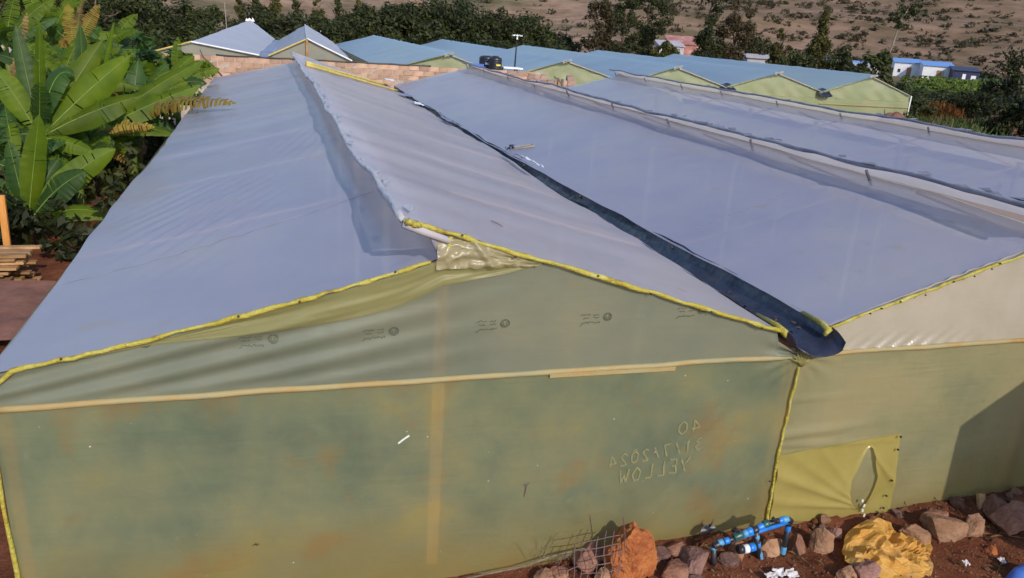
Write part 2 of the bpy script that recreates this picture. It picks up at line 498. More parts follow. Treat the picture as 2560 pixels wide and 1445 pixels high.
M['crown_brown'] = leafmat("brownish crown leaves", [(.3, (.035, .028, .014)), (.55, (.070, .054, .026)), (.8, (.11, .085, .040))], (.07, .05, .02), .25, .6, .7, .2, rand=.2)
M['crop'] = leafmat("crop leaves", [(.3, (.03, .06, .015)), (.6, (.06, .11, .02)), (.85, (.09, .15, .03))], (.08, .14, .02), .3, 2, .5, .4)
M['lime'] = leafmat("lime leaves", [(.3, (.07, .11, .010)), (.6, (.12, .17, .015)), (.85, (.18, .22, .02))], (.16, .22, .01), .35, .8, .5, .4, rand=.2)
M['sage'] = leafmat("sage spike leaves", [(.3, (.09, .10, .035)), (.6, (.17, .17, .07)), (.85, (.27, .25, .13))], (.14, .14, .05), .25, 1.2, .7, .2, rand=.2)
M['redleaf'] = leafmat("red orange leaves", [(.3, (.14, .05, .014)), (.6, (.22, .085, .022)), (.85, (.16, .12, .03))], (.24, .08, .01), .25, 1.2, .7, .2)
M['scrub'] = leafmat("scrub leaves", [(.3, (.042, .038, .018)), (.6, (.072, .060, .030)), (.85, (.115, .092, .050))], (.04, .035, .018), .2, .3, .8, .2, rand=.35)
M['drygrass'] = leafmat("dry grass", [(.3, (.14, .08, .035)), (.6, (.24, .15, .07)), (.85, (.32, .22, .11))], (.15, .09, .03), .2, 5, .8, .2)

# ground: red soil near, pale bare earth and scrubby mottling far off
m, nt, out = newmat("red soil and hillside")
v = coords(nt)
near, nf = noise_ramp(nt, v, 2.2, [(.25, (.075, .026, .015)), (.45, (.15, .048, .023)), (.62, (.23, .082, .040)), (.8, (.30, .14, .075))], 9, .68)
mid, mf = noise_ramp(nt, v, .022, [(.3, (.075, .070, .030)), (.45, (.18, .135, .075)), (.58, (.31, .20, .135)), (.75, (.38, .25, .19))], 8, .62)
fine, ff = noise_ramp(nt, v, .11, [(.40, (.55, .52, .48)), (.58, (1, 1, 1))], 6, .7)
mid = mixc(nt, .75, mid, fine, 'MULTIPLY')
scr, sf = noise_ramp(nt, v, .05, [(.35, (.085, .060, .028)), (.5, (.175, .110, .066)), (.66, (.27, .165, .11))], 8, .68)
tcx = N(nt, "ShaderNodeTexCoord")
sxx = N(nt, "ShaderNodeSeparateXYZ")
nt.links.new(tcx.outputs['Object'], sxx.inputs[0])
mrx = N(nt, "ShaderNodeMapRange")
mrx.inputs['From Min'].default_value = 110
mrx.inputs['From Max'].default_value = 230
mrx.inputs['To Max'].default_value = .85
nt.links.new(sxx.outputs['X'], mrx.inputs['Value'])
mid = mixc(nt, mrx.outputs[0], mid, scr)
tc = N(nt, "ShaderNodeTexCoord")
sx = N(nt, "ShaderNodeSeparateXYZ")
nt.links.new(tc.outputs['Object'], sx.inputs[0])
mr = N(nt, "ShaderNodeMapRange")
mr.inputs['From Min'].default_value = 45
mr.inputs['From Max'].default_value = 85
nt.links.new(sx.outputs['Y'], mr.inputs['Value'])
c = mixc(nt, mr.outputs[0], near, mid)
p = N(nt, "ShaderNodeBsdfPrincipled", Roughness=.95)
p.inputs['Specular IOR Level'].default_value = .15
nt.links.new(c, p.inputs['Base Color'])
b1 = N(nt, "ShaderNodeTexNoise", Scale=26, Detail=9, Roughness=.7)
nt.links.new(v, b1.inputs['Vector'])
nt.links.new(bump(nt, b1.outputs['Fac'], .9, .05), p.inputs['Normal'])
nt.links.new(p.outputs[0], out.inputs[0])
M['soil'] = m
M['field'] = simple("green field", [(.3, (.035, .065, .018)), (.6, (.06, .10, .028)), (.85, (.10, .12, .045))], .05, rough=.9)


# ================================================================== GROUND
def ground_z(x, y):
    r = sqrt((x - CAM.x) ** 2 + (y - CAM.y) ** 2)
    z = 0.0
    # lumpy soil strip in front of the house, a little bank against the film
    if y < 0.6 and y > -6:
        z += .05 * nz(x * 1.7, y * 1.7, 3) + .025 * nz(x * 6, y * 6, 5) + .012 * nz(x * 17, y * 17, 8)
        if x > 6.5:
            z += .05 * min(1, (x - 6.5) / 2.5) * max(0, 1 - abs(y + .1) / .9)
        z += .03 * max(0, 1 - abs(y) / .5)
        dpt = .10 if x > 7.2 else .07
        if x < 5.2:
            dpt = .07 + .09 * min(1, (5.2 - x) / 1.4)
        z -= dpt * (1 if y < -.3 or y < .3 else max(0, (.6 - y) / .3)) * min(1, max(0, (y + 6) / 2))
    # valley floor, then the hill beyond
    az = math.atan2(x - CAM.x, y - CAM.y)
    start = 190 + 60 * max(0, az) - 30 * nz(az * 3, 1, 1)
    if r > start:
        d = r - start
        z += .135 * d * (1 - exp(-d / 90)) + 5 * nz(x * .012, y * .012, 2) * min(1, d / 120) + 1.6 * nz(x * .04, y * .04, 6) * min(1, d / 80)
    if 60 < r <= start + 50:
        z += .5 * nz(x * .05, y * .05, 4) * min(1, (r - 60) / 30)
    return z


def axis(segs):
    out = []
    for a, b, st in segs:
        n = max(1, int(round((b - a) / st)))
        out += [a + (b - a) * i / n for i in range(n)]
    out.append(segs[-1][1])
    return out


XS = axis([(-700, -200, 50), (-200, -40, 10), (-40, -8, 2), (-8, 3, .5), (3, 10.2, .06), (10.2, 20, .7), (20, 60, 3), (60, 300, 8), (300, 1200, 25)])
YS = axis([(-60, -8, 6), (-8, -2.2, .6), (-2.2, .3, .055), (.3, 30, 1.5), (30, 90, 4), (90, 420, 9), (420, 1300, 28)])
mb = MB()
vs = [(x, y, ground_z(x, y)) for x in XS for y in YS]
ny_ = len(YS)
fs = []
for i in range(len(XS) - 1):
    for j in range(ny_ - 1):
        a = i * ny_ + j
        fs.append((a, a + ny_, a + ny_ + 1, a + 1))
mb.add(vs, fs)
g = mb.build("ground", M['soil'], smooth=True)
tag(g, kind='structure')

# ================================================================== GREENHOUSE 1 (three bays, front)
W, A, G, XO = 6.381, 3.07, 0.25, 0.33
ZT, ZO, ZL, L = 2.794, 3.082, 2.043, 25.6
ZR = 1.78
NB = 3
gh = thing("greenhouse", (0, 0, 0), "large dusty polythene greenhouse with three lilac grey roofs filling the foreground", "greenhouse")


def wob(y, k, amp=.05):
    return amp * (nz(y * .45, k * 7.3, 1.7) + .5 * nz(y * 1.3, k * 3.1, 9.2))


def ridge_tip(y, i):
    """free top edge of the higher roof slope of bay i"""
    k = min(1, y / 1.5)
    return Vector((i * W + A - XO + wob(y, i + 1, .07) * k, y, ZO + wob(y, i + 11, .055) * k - .035 * sin(pi * min(1, y / L)) * k))


def low_top(y, i):
    return Vector((i * W + A + .04, y, ZT + (.09 * min(1, y / 2) if i else .02 * min(1, y / 2)) + wob(y, i + 5, .03) * min(1, y / 2)))


def gut_off(y):
    # gutter lips pinch together in the middle of the house
    return .088 + .16 * max(0, 1 - y / 9.0) + .03 * nz(y * .6, 4.4, 2)


def gut_x(y):
    return -.10 * sin(pi * min(1, max(0, y) / L)) * 1.0 + wob(y, 31, .06) * min(1, max(0, y) / 3)


def lipR(y, i):   # right lip of gutter i (start of next left slope)
    return Vector((i * W + gut_off(y) + gut_x(y), y, ZL + wob(y, i + 21, .03)))


def lipL(y, i):   # left lip of gutter i (end of right slope of bay i-1)
    return Vector((i * W - gut_off(y) + gut_x(y), y, ZL + wob(y, i + 25, .03)))


def eave(y):
    return Vector((wob(y, 41, .05) * min(1, y / 3), y, ZL - .0 + wob(y, 45, .02)))


def sag(s, t):
    return -.011 * sin(pi * s) * abs(sin(pi * t * 9 + .6 * nz(t * 7, s, 4)))


def left_slope(i):
    def fn(u, v):
        y = L * v
        lo = eave(y) if i == 0 else lipR(y, i)
        hi = low_top(y, i)
        p = lo.lerp(hi, u)
        if i > 0 and y < 1:
            p.y += .18 * u * (1 - y)
        p.z += sag(u, v) - .015 * sin(pi * u)
        if y < 3:
            p.z -= .055 * (1 - y / 3) * (sin(pi * u) ** .7 if i == 0 else .25 * sin(pi * u))
        if i == 0:
            # diagonal drag wrinkles
            q = (y - 2.2) * .8 + (u * 3.1 - .8) * .55
            msk = exp(-((y - 3.3) / 1.5) ** 2 - ((u - .40) / .20) ** 2)
            p.z += .020 * msk * sin(((y - 3.2) * .62 - (u - .45) * 3.1 * .95) * 26)
            msk2 = exp(-((y - 6.6) / 1.5) ** 2 - ((u - .75) / .16) ** 2)
            p.z += .005 * msk2 * sin((y * .3 - u * 3.1) * 30)
            # gathered folds by the gable tip
            msk3 = exp(-(y / .55) ** 2 - ((u - .93) / .10) ** 2)
            p.z += .022 * msk3 * sin(y * 38 + u * 20)
        else:
            msk = exp(-((y - 7) / 2.5) ** 2 - ((u - .55) / .25) ** 2)
            p.z += .007 * msk * sin(y * 9 + u * 22)
        p.z += .010 * nz(p.x * 1.1, y * .8, i * 3)
        return p
    return fn


def right_slope(i):
    def fn(u, v):
        y = L * v
        p = ridge_tip(y, i).lerp(lipL(y, i + 1), u)
        p.z += sag(u, v) - .02 * sin(pi * u)
        p.z += .010 * nz(p.x * 1.1, y * .8, i * 3 + 50)
        msk = exp(-((u - .06) / .07) ** 2)
        p.z += .010 * msk * nz(y * 3.2, u * 6, 5)
        if y < 2.2:
            p.z += .012 * exp(-(y / .8) ** 2) * sin(u * 46) * (1 - u)
        return p
    return fn


for i in range(NB):
    mb = MB()
    mb.grid(left_slope(i), 64 if i == 0 else 40, 260 if i == 0 else 150)
    o = mb.build("roof_sheet", M['roof'], gh, True)
    mb = MB()
    mb.grid(right_slope(i), 36, 170)
    o = mb.build("roof_sheet", M['roof_sunlit'], gh, True)

# vent: boards and struts under each overhanging edge
rnd = random.Random(5)
for i in range(NB):
    mb = MB()
    mb.tube([ridge_tip(L * k / 110, i) + Vector((.0, 0, -.012)) for k in range(111)], [.022 + .010 * rnd.random() for k in range(111)], 7)
    mb.build("ridge_pole", M['ridgelite'] if i == 0 else M['ridgewrap'], gh, True)
    mb = MB()

    def vent(u, v, i=i):
        y = L * v
        a_ = low_top(y, i) + Vector((.03, 0, .0))
        b_ = Vector((i * W + A - .03, y, ZO - .17 - .03 * sin(pi * min(1, y / L))))
        return a_.lerp(b_, u) + Vector((.02 * nz(y * 2, u * 4, i), 0, 0))
    mb.grid(vent, 3, 60)
    mb.build("vent_sheet", M['tanwood'], gh, True)
    mb = MB()
    for k in range(46):
        y = L * rnd.random() ** 1.4
        c = ridge_tip(y, i) + Vector((rnd.uniform(-.02, .10), 0, rnd.uniform(-.01, .03)))
        a_ = rnd.uniform(.03, .16)
        h_ = rnd.uniform(.01, .045)
        mb.add([c + Vector((0, -a_, 0)), c + Vector((rnd.uniform(-.05, .0), rnd.uniform(-.03, .03), rnd.uniform(-h_, h_ * .4))), c + Vector((0, a_, .0)), c + Vector((.06, 0, .02))], [(0, 1, 2), (0, 2, 3)])
    o = mb.build("torn_film", M['ridgelite'] if i == 0 else M['ridgewrap'], gh)
    o['kind'] = 'stuff'
    for k in range(10):
        y = .05 + k * 2.83 + rnd.uniform(-.1, .1)
        if y > L:
            break
        mb = MB()
        p0 = Vector((i * W + A - .03, y, ZT - .02))
        p1 = ridge_tip(y, i) + Vector((.20, 0, -.10))
        mb.tube([p0, p1], .02, 6)
        mb.build("vent_strut", M['ridgewrap'], gh)

# gutter liners
TONGUE = at(2080, 872, y=-.45)
for i in range(1, NB + 1):
    def gl(u, v, i=i):
        y = -.26 + (L + .2) * (v ** 1.6) if v > 0 else -.26
        yy = max(0, y)
        s = u * 2 - 1
        off = gut_off(yy) + .035
        dep = .10 + .07 * min(1, yy / 2.5)
        x = i * W + gut_x(yy) + s * off
        z = ZL - .05 + dep * (s * s - 1) + wob(yy, 61, .02) + .06 * (abs(s) > .93)
        x += .025 * nz(y * 1.3, s * 2, i) * (1 - .5 * abs(s)) + .02 * nz(y * 4, s * 3, 7)
        z += .02 * nz(y * 2.1, s * 2, 3 + i)
        if y < 0:
            k = min(1, -y / .26)
            z += -.05 * k * k - .01 * k
            x += .06 * k
            x -= s * off * .25 * k
            y2 = y * (1 - .55 * (1 - s) * .5 * 1.0 * k)          # front edge cut slantwise
            y = y2
        return Vector((x, y, z))
    mb = MB()
    mb.grid(gl, 22, 150)
    mb.build("gutter_liner", M['liner'], gh, True)
mb = MB()
rr = random.Random(29)
for k in range(420):
    y = .2 + L * rr.random() ** 1.7
    s_ = rr.gauss(0, .35)
    c = Vector((W + gut_x(y) + s_ * gut_off(y), y, ZL - .04 - (.10 + .07 * min(1, y / 2.5)) * (1 - s_ * s_)))
    d1 = Vector((rr.gauss(0, 1), rr.gauss(0, 1), rr.gauss(0, .3))).normalized() * rr.uniform(.012, .05)
    d2 = d1.cross(UPZ).normalized() * d1.length * .4
    mb.add([c - d1, c - d2, c + d1, c + d2], [(0, 1, 2, 3)])
o = mb.build("dead_leaf", M['bark'], gh)
o['kind'] = 'stuff'
# loose pale flaps of liner near the far end
for k, (px, py, w_, l_) in enumerate([(975, 203, .35, .9), (1012, 240, .3, 1.0), (1045, 262, .25, .8), (1290, 392, .14, .9), (1330, 410, .12, .9), (1120, 305, .2, 1.0)]):
    c = at(px, py, x=W - .28)
    mb = MB()
    mb.grid(lambda u, v: c + Vector(((u - .5) * w_ + .03 * nz(v * 4, u * 3, k), (v - .5) * l_, .03 + .05 * nz(u * 3, v * 3, k) + .04 * (1 - u))), 5, 10)
    mb.build("liner_flap", M['liner_grey'] if k % 2 else M['white'], gh, True)


# ---------------------------------------------------------------- front wall sheets
def top_line(x):
    """height of the front rafters above the wall at x"""
    i = int(x // W)
    t = x - i * W
    e = min(t if i > 0 else 9, W - t)
    if e < G + .02:                # under the gutter trough
        s_ = min(1, e / (G + .035))
        return ZL - .075 + .10 * (s_ * s_ - 1)
    if t <= A:
        lo = 0 if i == 0 else G
        z = ZL + (ZT - ZL) * max(0, (t - lo)) / (A - lo)
        if i == 0:
            z -= .055 * max(0, sin(pi * min(1, t / A))) ** .7
        return z
    z0 = ZO - (ZO - ZL) * XO / (W - G - A + XO)
    return z0 + (ZL - z0) * min(1, (t - A) / (W - G - A))


def wall_y(x, z):
    y = -.012
    y += .014 * nz(x * .9, z * .9, 1) + .006 * nz(x * 2.7, z * 2.2, 2)
    if z < ZR:
        y += .018 * sin(pi * max(0, min(1, z / ZR)))
        # creases that pull towards the gutter post
        for (x0, z0, dx, dz, n_, wd, am, ln) in ((5.3, .75, .62, .78, 17, .42, .009, .7), (5.9, .35, .7, .7, 21, .3, .009, .5), (.2, .2, .5, .85, 15, .25, .006, .6)):
            a = (x - x0) * dx + (z - z0) * dz
            b_ = -(x - x0) * dz + (z - z0) * dx
            y += am * exp(-(a / ln) ** 2 - (b_ / wd) ** 2) * (1 - abs(nz(b_ * n_ * .62, a * 1.1, n_)) * 3.2)
        if x > W:
            # taut folds by the door seam
            a = x - W - .1
            y -= .030 * exp(-(a / .75) ** 2) * exp(-((z - .95 - .05 * a) / .05) ** 2)
            y -= .024 * exp(-(a / .7) ** 2) * exp(-((z - .84 + .06 * a) / .03) ** 2)
            y -= .015 * exp(-(a / .5) ** 2) * exp(-((z - 1.33 + .02 * a) / .03) ** 2)
    else:
        h = top_line(x) - z
        if x < W:
            h = ZL + (ZT - ZL) * x / A - z
            # slack film: long swags that fan out to the lower left
            t = x / W
            am = .016 * (1 - min(1, max(0, (x - 2.0) / 1.7)))
            y += am * sin((h - .05) * 23 / (.55 + .45 * t) + .5 * nz(x * .8, 3, 2)) * min(1, h / .08) * min(1, (z - ZR) / .12)
        else:
            # this gable leans back and gathers above the rail
            y += .20 * (z - ZR) / .8
            k = exp(-((z - ZR) / .13) ** 2)
            y += .012 * k * sin((x * .8 - z * 1.2) * 44) * exp(-((x - 7.7) / .8) ** 2)
            y += .010 * k * nz(x * 5, z * 3, 3)
            y += .014 * exp(-(h / .10) ** 2) * sin(x * 26 + z * 12) * exp(-((x - 8.3) / .5) ** 2)
    # bunching round the gutter outlet
    r_ = sqrt((x - W) ** 2 + (z - 1.80) ** 2)
    th = math.atan2(x - W, z - 1.80)
    y -= .030 * exp(-(r_ / .30) ** 2) * (1 + .8 * sin(th * 15)) * min(1, r_ / .05)
    return y


def wall_pt(x, z, off=0.0):
    return Vector((x, wall_y(x, z) - off, z))


def sheet(x0, x1, zlo, zhi, nu, nv, mat, name, parent, off=0.0):
    mb = MB()

    def fn(u, v):
        x = x0 + (x1 - x0) * u
        a = zlo(x) if callable(zlo) else zlo
        b_ = zhi(x) if callable(zhi) else zhi
        z = a + (b_ - a) * v
        return wall_pt(x, z, off(u, v) if callable(off) else off)
    mb.grid(fn, nu, nv, flip=True)
    return mb.build(name, mat, parent, True)


sheet(0, W, -.35, ZR, 220, 74, M['wall'], "wall_sheet", gh)
sheet(W + .004, 2 * W, -.35, ZR, 170, 74, M['wall_lit'], "wall_sheet", gh)
sheet(2 * W + .004, 3 * W, -.35, ZR, 40, 16, M['wall'], "wall_sheet", gh)
sheet(0, W, ZR + .002, lambda x: top_line(x) - .01, 220, 40, M['gable'], "gable_sheet", gh)
sheet(W + .004, 2 * W, ZR + .002, lambda x: top_line(x) - .01, 200, 40, M['milky'], "gable_sheet", gh)
sheet(2 * W + .004, 3 * W, ZR + .002, lambda x: top_line(x) - .01, 40, 16, M['milky'], "gable_sheet", gh)
# side and back sheets
for (nm, fn) in (("side_sheet", lambda u, v: Vector((0 + .01 * nz(u * 12, v * 3, 1), L * u, ZL * v))),
                 ("side_sheet", lambda u, v: Vector((NB * W, L * u, ZL * v)))):
    mb = MB()
    mb.grid(fn, 40, 8)
    mb.build(nm, M['wall'], gh, True)
mb = MB()
mb.grid(lambda u, v: Vector((NB * W * u, L, top_line(min(NB * W * u, NB * W - .001)) * v)), 90, 6)
mb.build("end_sheet", M['gable'], gh, True)

# yellow doubled film under the ridge of the first gable
def patch_hi(x):
    return top_line(min(x, A - .01)) - .012 if x < A else ZT - .022 - .03 * (x - A)


def patch_lo(x):
    t = max(0, min(1, (x - .55) / 2.2))
    d = .25 * t * t * (3 - 2 * t)
    if x > 2.75:
        d *= max(0.02, 1 - (x - 2.75) / 1.15) ** .8
    return patch_hi(x) - d - .004


sheet(.55, A + .80, patch_lo, patch_hi, 110, 20, M['ypatch'],
      "patch_sheet", gh, off=lambda u, v: .022 + .012 * nz(u * 6, v * 5, 3) + .008 * sin(v * 7 + u * 3))
# folded loose piece of film that hangs at the gable tip
p_a, p_b, p_c = at(1090, 668, y=-.06), at(1180, 596, y=-.03), at(1345, 660, y=-.04)
p_d = at(1092, 600, y=-.02)


def tipfold(u, v):
    lo = p_a.lerp(p_c, u)
    hi = p_d.lerp(p_b, u / .33) if u < .33 else p_b.lerp(p_c, (u - .33) / .67)
    p = lo.lerp(hi, v)
    p.y -= .035 * sin(pi * v) * (1 - u) + .014 * (1 - abs(nz(u * 5, v * 2.5, 2)) * 3) + .004 * (1 - abs(nz(u * 14, v * 6, 6)) * 3) + .020 * exp(-((v - .12) / .1) ** 2) * (1 + .4 * sin(u * 38 + 3 * nz(u * 6, 1, 1))) * (u > .3)
    p.y -= .03 * exp(-((u - .36 - .18 * (1 - v)) / .05) ** 2)
    p.z -= .015 * exp(-((v - .0) / .1) ** 2) * (1 + nz(u * 14, 0, 3))
    return p


mb = MB()
mb.grid(tipfold, 70, 24)
mb.build("loose_flap", M['beigefilm'], gh, True)

# rails, posts
mb = MB()
rr = random.Random(3)
pts = [Vector((x * NB * W / 120, wall_y(x * NB * W / 120, ZR) + .004, ZR + .010 * nz(x * .31, 1, 1))) for x in range(121)]
mb.tube(pts, [.026 + .006 * nz(k * .9, 4, 4) for k in range(121)], 8)
mb.build("rail", M['railwood'], gh, True)
mb = MB()
mb.box((4.55, wall_y(4.75, ZR) - .004, ZR - .03), (1.15, .03, .036), ry=.012)
mb.build("splice_board", M['railwood'], gh)
for x, w_ in ((.05, .07), (A, .085), (W, .09), (W + A, .085), (2 * W, .09), (2 * W + A, .085), (3 * W - .06, .09)):
    mb = MB()
    zt = (ZT - .05) if abs((x % W) - A) < .1 else ZR
    mb.box((x, .08, zt / 2), (w_ * 1.15, .05, zt))
    mb.build("post", M['orangewood'], gh)
for i in range(NB):
    for j in range(1, 8):
        for x in ((i * W + A), (i + 1) * W):
            mb = MB()
            mb.box((x, j * 3.1, .8 if abs(x - (i + 1) * W) < .1 else 1.3), (.08, .08, 1.62 if abs(x - (i + 1) * W) < .1 else 2.6))
            mb.build("post", M['palebark'], gh)
# rafters seen as thin lines under the film
for i in range(NB):
    for j in range(1, 9):
        y = j * 2.83
        fnl, fnr = left_slope(i), right_slope(i)
        mb = MB()
        mb.tube([fnl(k / 10, y / L) + Vector((0, 0, -.055)) for k in range(10)], .022, 5)
        mb.tube([fnr(k / 10, y / L) + Vector((0, 0, -.055)) for k in range(3, 11)], .022, 5)
        mb.build("rafter", M['wood'], gh)
# thin red string lines pulled tight across the slopes
for (i, pa, pb) in ((0, (300, 655), (905, 478)), (1, (1790, 618), (2090, 545))):
    mb = MB()
    fnl = left_slope(i)
    if i == 0:
        pts = [fnl(u, (1.9 + 2.2 * (u - .12) * .35) / L) + Vector((0, 0, .006)) for u in [.02 + .9 * k / 30 for k in range(31)]]
    else:
        pts = [fnl(u, (3.0 + .5 * u) / L) + Vector((0, 0, .006)) for u in [.15 + .5 * k / 30 for k in range(31)]]
    mb.tube(pts, .0020, 4)
    mb.build("string_line", M['ridgewrap'], gh)


# yellow wrapped battens along the gable edges
def batten(pts, r, name="batten", n=9, seed=0):
    rr = random.Random(seed)
    P = []
    for k in range(len(pts) - 1):
        for q in range(2):
            P.append(Vector(pts[k]).lerp(Vector(pts[k + 1]), q / 2))
    P.append(Vector(pts[-1]))
    P = [p + Vector((rr.uniform(-1, 1), rr.uniform(-1, 1), rr.uniform(-1, 1))) * r * .32 for p in P]
    mb = MB()
    mb.tube(P, [r * (.9 + rr.uniform(-.30, .25)) for _ in P], n)
    return mb.build(name, M['yband'], gh, True)


NAIL = MB()
NAIL.tube([(0, 0, 0), (0, -.012, 0)], .008, 6)
NAIL_ME = NAIL.mesh("nail", mats=[M['nail']])


def nails(pts):
    rq = random.Random(len(pts))
    for p in pts:
        if rq.random() < .25:
            continue
        p = p + Vector((rq.uniform(-.09, .09), 0, rq.uniform(-.006, .006)))
        inst("nail", NAIL_ME, gh, p)


lb = [Vector((x, wall_y(x, top_line(x)) - .02, top_line(x) + .005)) for x in [-.02 + k * (A - .1) / 16 for k in range(17)]]
lb[0].x = -.03
batten(lb, .020, seed=1)
nails([lb[k] + Vector((0, -.022, 0)) for k in range(1, 17, 2)])
rb = [ridge_tip(0, 0).lerp(Vector((W - G, 0, ZL)), k / 18) + Vector((0, -.05 + .02 * nz(k * .7, 1, 5), .014 * nz(k * .6, 2, 2))) for k in range(19)]
batten(rb, .022, seed=2)
nails([rb[k] + Vector((0, -.024, 0)) for k in range(2, 19, 3)])
r2 = [Vector((W + G, 0, ZL)).lerp(Vector((W + A, 0, ZT)), k / 14) + Vector((0, .18 * k / 14 - .03, .012 * nz(k * .8, 3, 3))) for k in range(15)]
batten(r2, .018, seed=3)
nails([r2[k] + Vector((0, -.02, 0)) for k in range(1, 15)])
batten([Vector((-.02, .1, ZL + .0)), Vector((-.02, -.012, ZL - .1)), Vector((-.01, -.02, 1.0)), Vector((0.0, -.02, 0))], .02, seed=4)
batten([Vector((2 * W - G, 0, ZL)), Vector((W + A + .3, -.03, ZT + .15))], .024, seed=14)
batten([Vector((2 * W + G, 0, ZL)), Vector((2 * W + A, -.03, ZT))], .024, seed=15)
batten([Vector((3 * W - G, 0, ZL)), Vector((2 * W + A - XO, -.03, ZO))], .024, seed=16)
# seam batten down the gutter post
sb = [wall_pt(W - .004, z, .02) for z in [1.79 - k * .13 for k in range(17)]]
for p in sb:
    p.x += .0
batten(sb, .016, "seam_batten", seed=5)
nails([p + Vector((0, -.016, 0)) for p in sb[2::4]])
# tied tuft of film at the top of the seam
mb = MB()
for k in range(9):
    a = (k - 4) * .26
    base = wall_pt(W, 1.70, .03)
    mb.tube([base, base + Vector((sin(a) * .05, -.01, .05)), base + Vector((sin(a) * .16, .0, .17 * cos(a)))], [.010, .014, .003], 5)
mb.build("tied_film", M['ypatch'], gh, True)
# tip of the overhang: white end tube, wrapped stub post, knotted film
tp = ridge_tip(0, 0)
mb = MB()
mb.tube([tp + Vector((.0, -.04, -.035)), tp + Vector((.14, -.05, -.085)), Vector((A + .02, -.05, ZO - .165))], [.030, .034, .026], 9)
mb.build("end_tube", M['greywall'], gh, True)
batten([Vector((A + .02, -.055, ZO - .13)), Vector((A + .015, -.05, ZT + .07)), Vector((A - .05, -.04, ZT - .03))], .021, "wrapped_strut", seed=6)
mb = MB()
_rk = random.Random(3)
for k in range(3):
    tp = ridge_tip(0, 0) + Vector((_rk.uniform(-.01, .07), _rk.uniform(-.02, .02), _rk.uniform(-.03, .01)))
    mb.tube([tp + Vector((.01 + .03 * k, -.07, -.01 - .008 * k)), tp + Vector((.03 + .03 * k, -.085, .012 - .01 * k)), tp + Vector((.06 + .03 * k, -.06, -.02 - .01 * k))], [.02, .026, .016], 6)
mb.build("knot", M['yband'], gh, True)
# curled ends of the gutter lips
for s, px in ((-1, W - G), (1, W + G)):
    mb = MB()
    mb.tube([Vector((px, .35, ZL + .01)), Vector((px - .01 * s, .05, ZL + .015)), Vector((px - .02 * s, -.06, ZL - .01)), Vector((px - .05 * s, -.05, ZL - .06))], [.018, .028, .034, .018], 7)
    mb.build("lip_end", M['yband'], gh, True)

# yellow door flap with a slit gap
fl = [at(1926, 1300, y=-.03), at(2218, 1306, y=-.03), at(2256, 1086, y=-.03), at(1950, 1140, y=-.03)]
hc = at(2160, 1195, y=-.03)
hb = at(2158, 1264, y=-.03)
ht = at(2170, 1118, y=-.03)


def flapring(u, v):
    # u round the slit, v from slit to outer edge
    t = (u * 4) % 4
    k = int(t)
    e = fl[k % 4].lerp(fl[(k + 1) % 4], t - k)
    # matching point of the lens shaped slit
    ang = math.atan2(e.z - hc.z, e.x - hc.x)
    hgt, wid = (ht - hb).length / 2, .165
    c_, s_ = cos(ang), sin(ang)
    rr_ = 1 / sqrt((c_ / wid) ** 2 + (s_ / hgt) ** 2)
    taper = 1 - .45 * max(0, s_)
    hpt = Vector((hc.x + c_ * rr_ * taper, 0, hc.z + s_ * rr_))
    p = hpt.lerp(Vector((e.x, 0, e.z)), v)
    off = .022 + .010 * nz(p.x * 3, p.z * 3, 7)
    # folds that run from the foot of the slit to the seam
    a = math.atan2(p.z - (hb.z - .02), -(p.x - hb.x))
    r_ = sqrt((p.x - hb.x) ** 2 + (p.z - hb.z) ** 2)
    for a0, am in ((.18, .016), (.42, .022), (.62, .014), (.85, .012)):
        off += am * exp(-((a - a0) / .055) ** 2) * min(1, r_ / .12) * (p.x < hb.x)
    a2 = math.atan2((ht.z) - p.z, p.x - ht.x)
    off += .018 * exp(-((a2 - .8) / .07) ** 2) * (p.x > ht.x)
    off += .012 * exp(-(v / .12) ** 2)
    return wall_pt(p.x, p.z, off)


mb = MB()
mb.grid(flapring, 160, 26)
flap = mb.build("door_flap", M['yfilm'], gh, True)
mb = MB()
for k in range(5):
    q = at(2158 + (k % 2) * 4 - 2, 1252 + k * 12, y=-.07)
    mb.box(q, (.022, .01, .03), ry=.4 * (k % 2) - .2)
mb.build("clip", M['tape'], flap)
for q in ((2252, 1092), (2245, 1124), (2228, 1200), (2214, 1238), (2206, 1268)):
    p = at(*q, y=-.05)
    inst("nail", NAIL_ME, flap, (p.x, wall_y(p.x, p.z) - .045, p.z), scale=(1.3, 1.5, 1.3))

# ---------------------------------------------------------------- print and handwriting on the film
FONT = {'4': [[(.75, 0), (.75, 1), (.05, .3), (1, .3)]], '0': [[(.5, 1), (.1, .75), (.1, .25), (.5, 0), (.9, .25), (.9, .75), (.5, 1)]],
        '3': [[(.1, .9), (.55, 1), (.85, .78), (.4, .55), (.9, .3), (.55, 0), (.1, .1)]], '1': [[(.35, .8), (.55, 1), (.55, 0)]],
        '/': [[(.1, 0), (.8, 1)]], '7': [[(.1, 1), (.9, 1), (.45, 0)]], '2': [[(.1, .8), (.5, 1), (.88, .75), (.1, 0), (.95, 0)]],
        'Y': [[(0, 1), (.5, .5)], [(1, 1), (.35, -.05)]], 'E': [[(.9, 1), (.15, 1), (.1, 0), (.9, 0)], [(.12, .5), (.7, .55)]],
        'L': [[(.15, 1), (.1, 0), (.85, 0)]], 'O': [[(.5, 1), (.05, .6), (.2, .05), (.7, .02), (.95, .5), (.5, 1)]],
        'W': [[(0, 1), (.25, 0), (.5, .6), (.75, 0), (1, 1)]]}


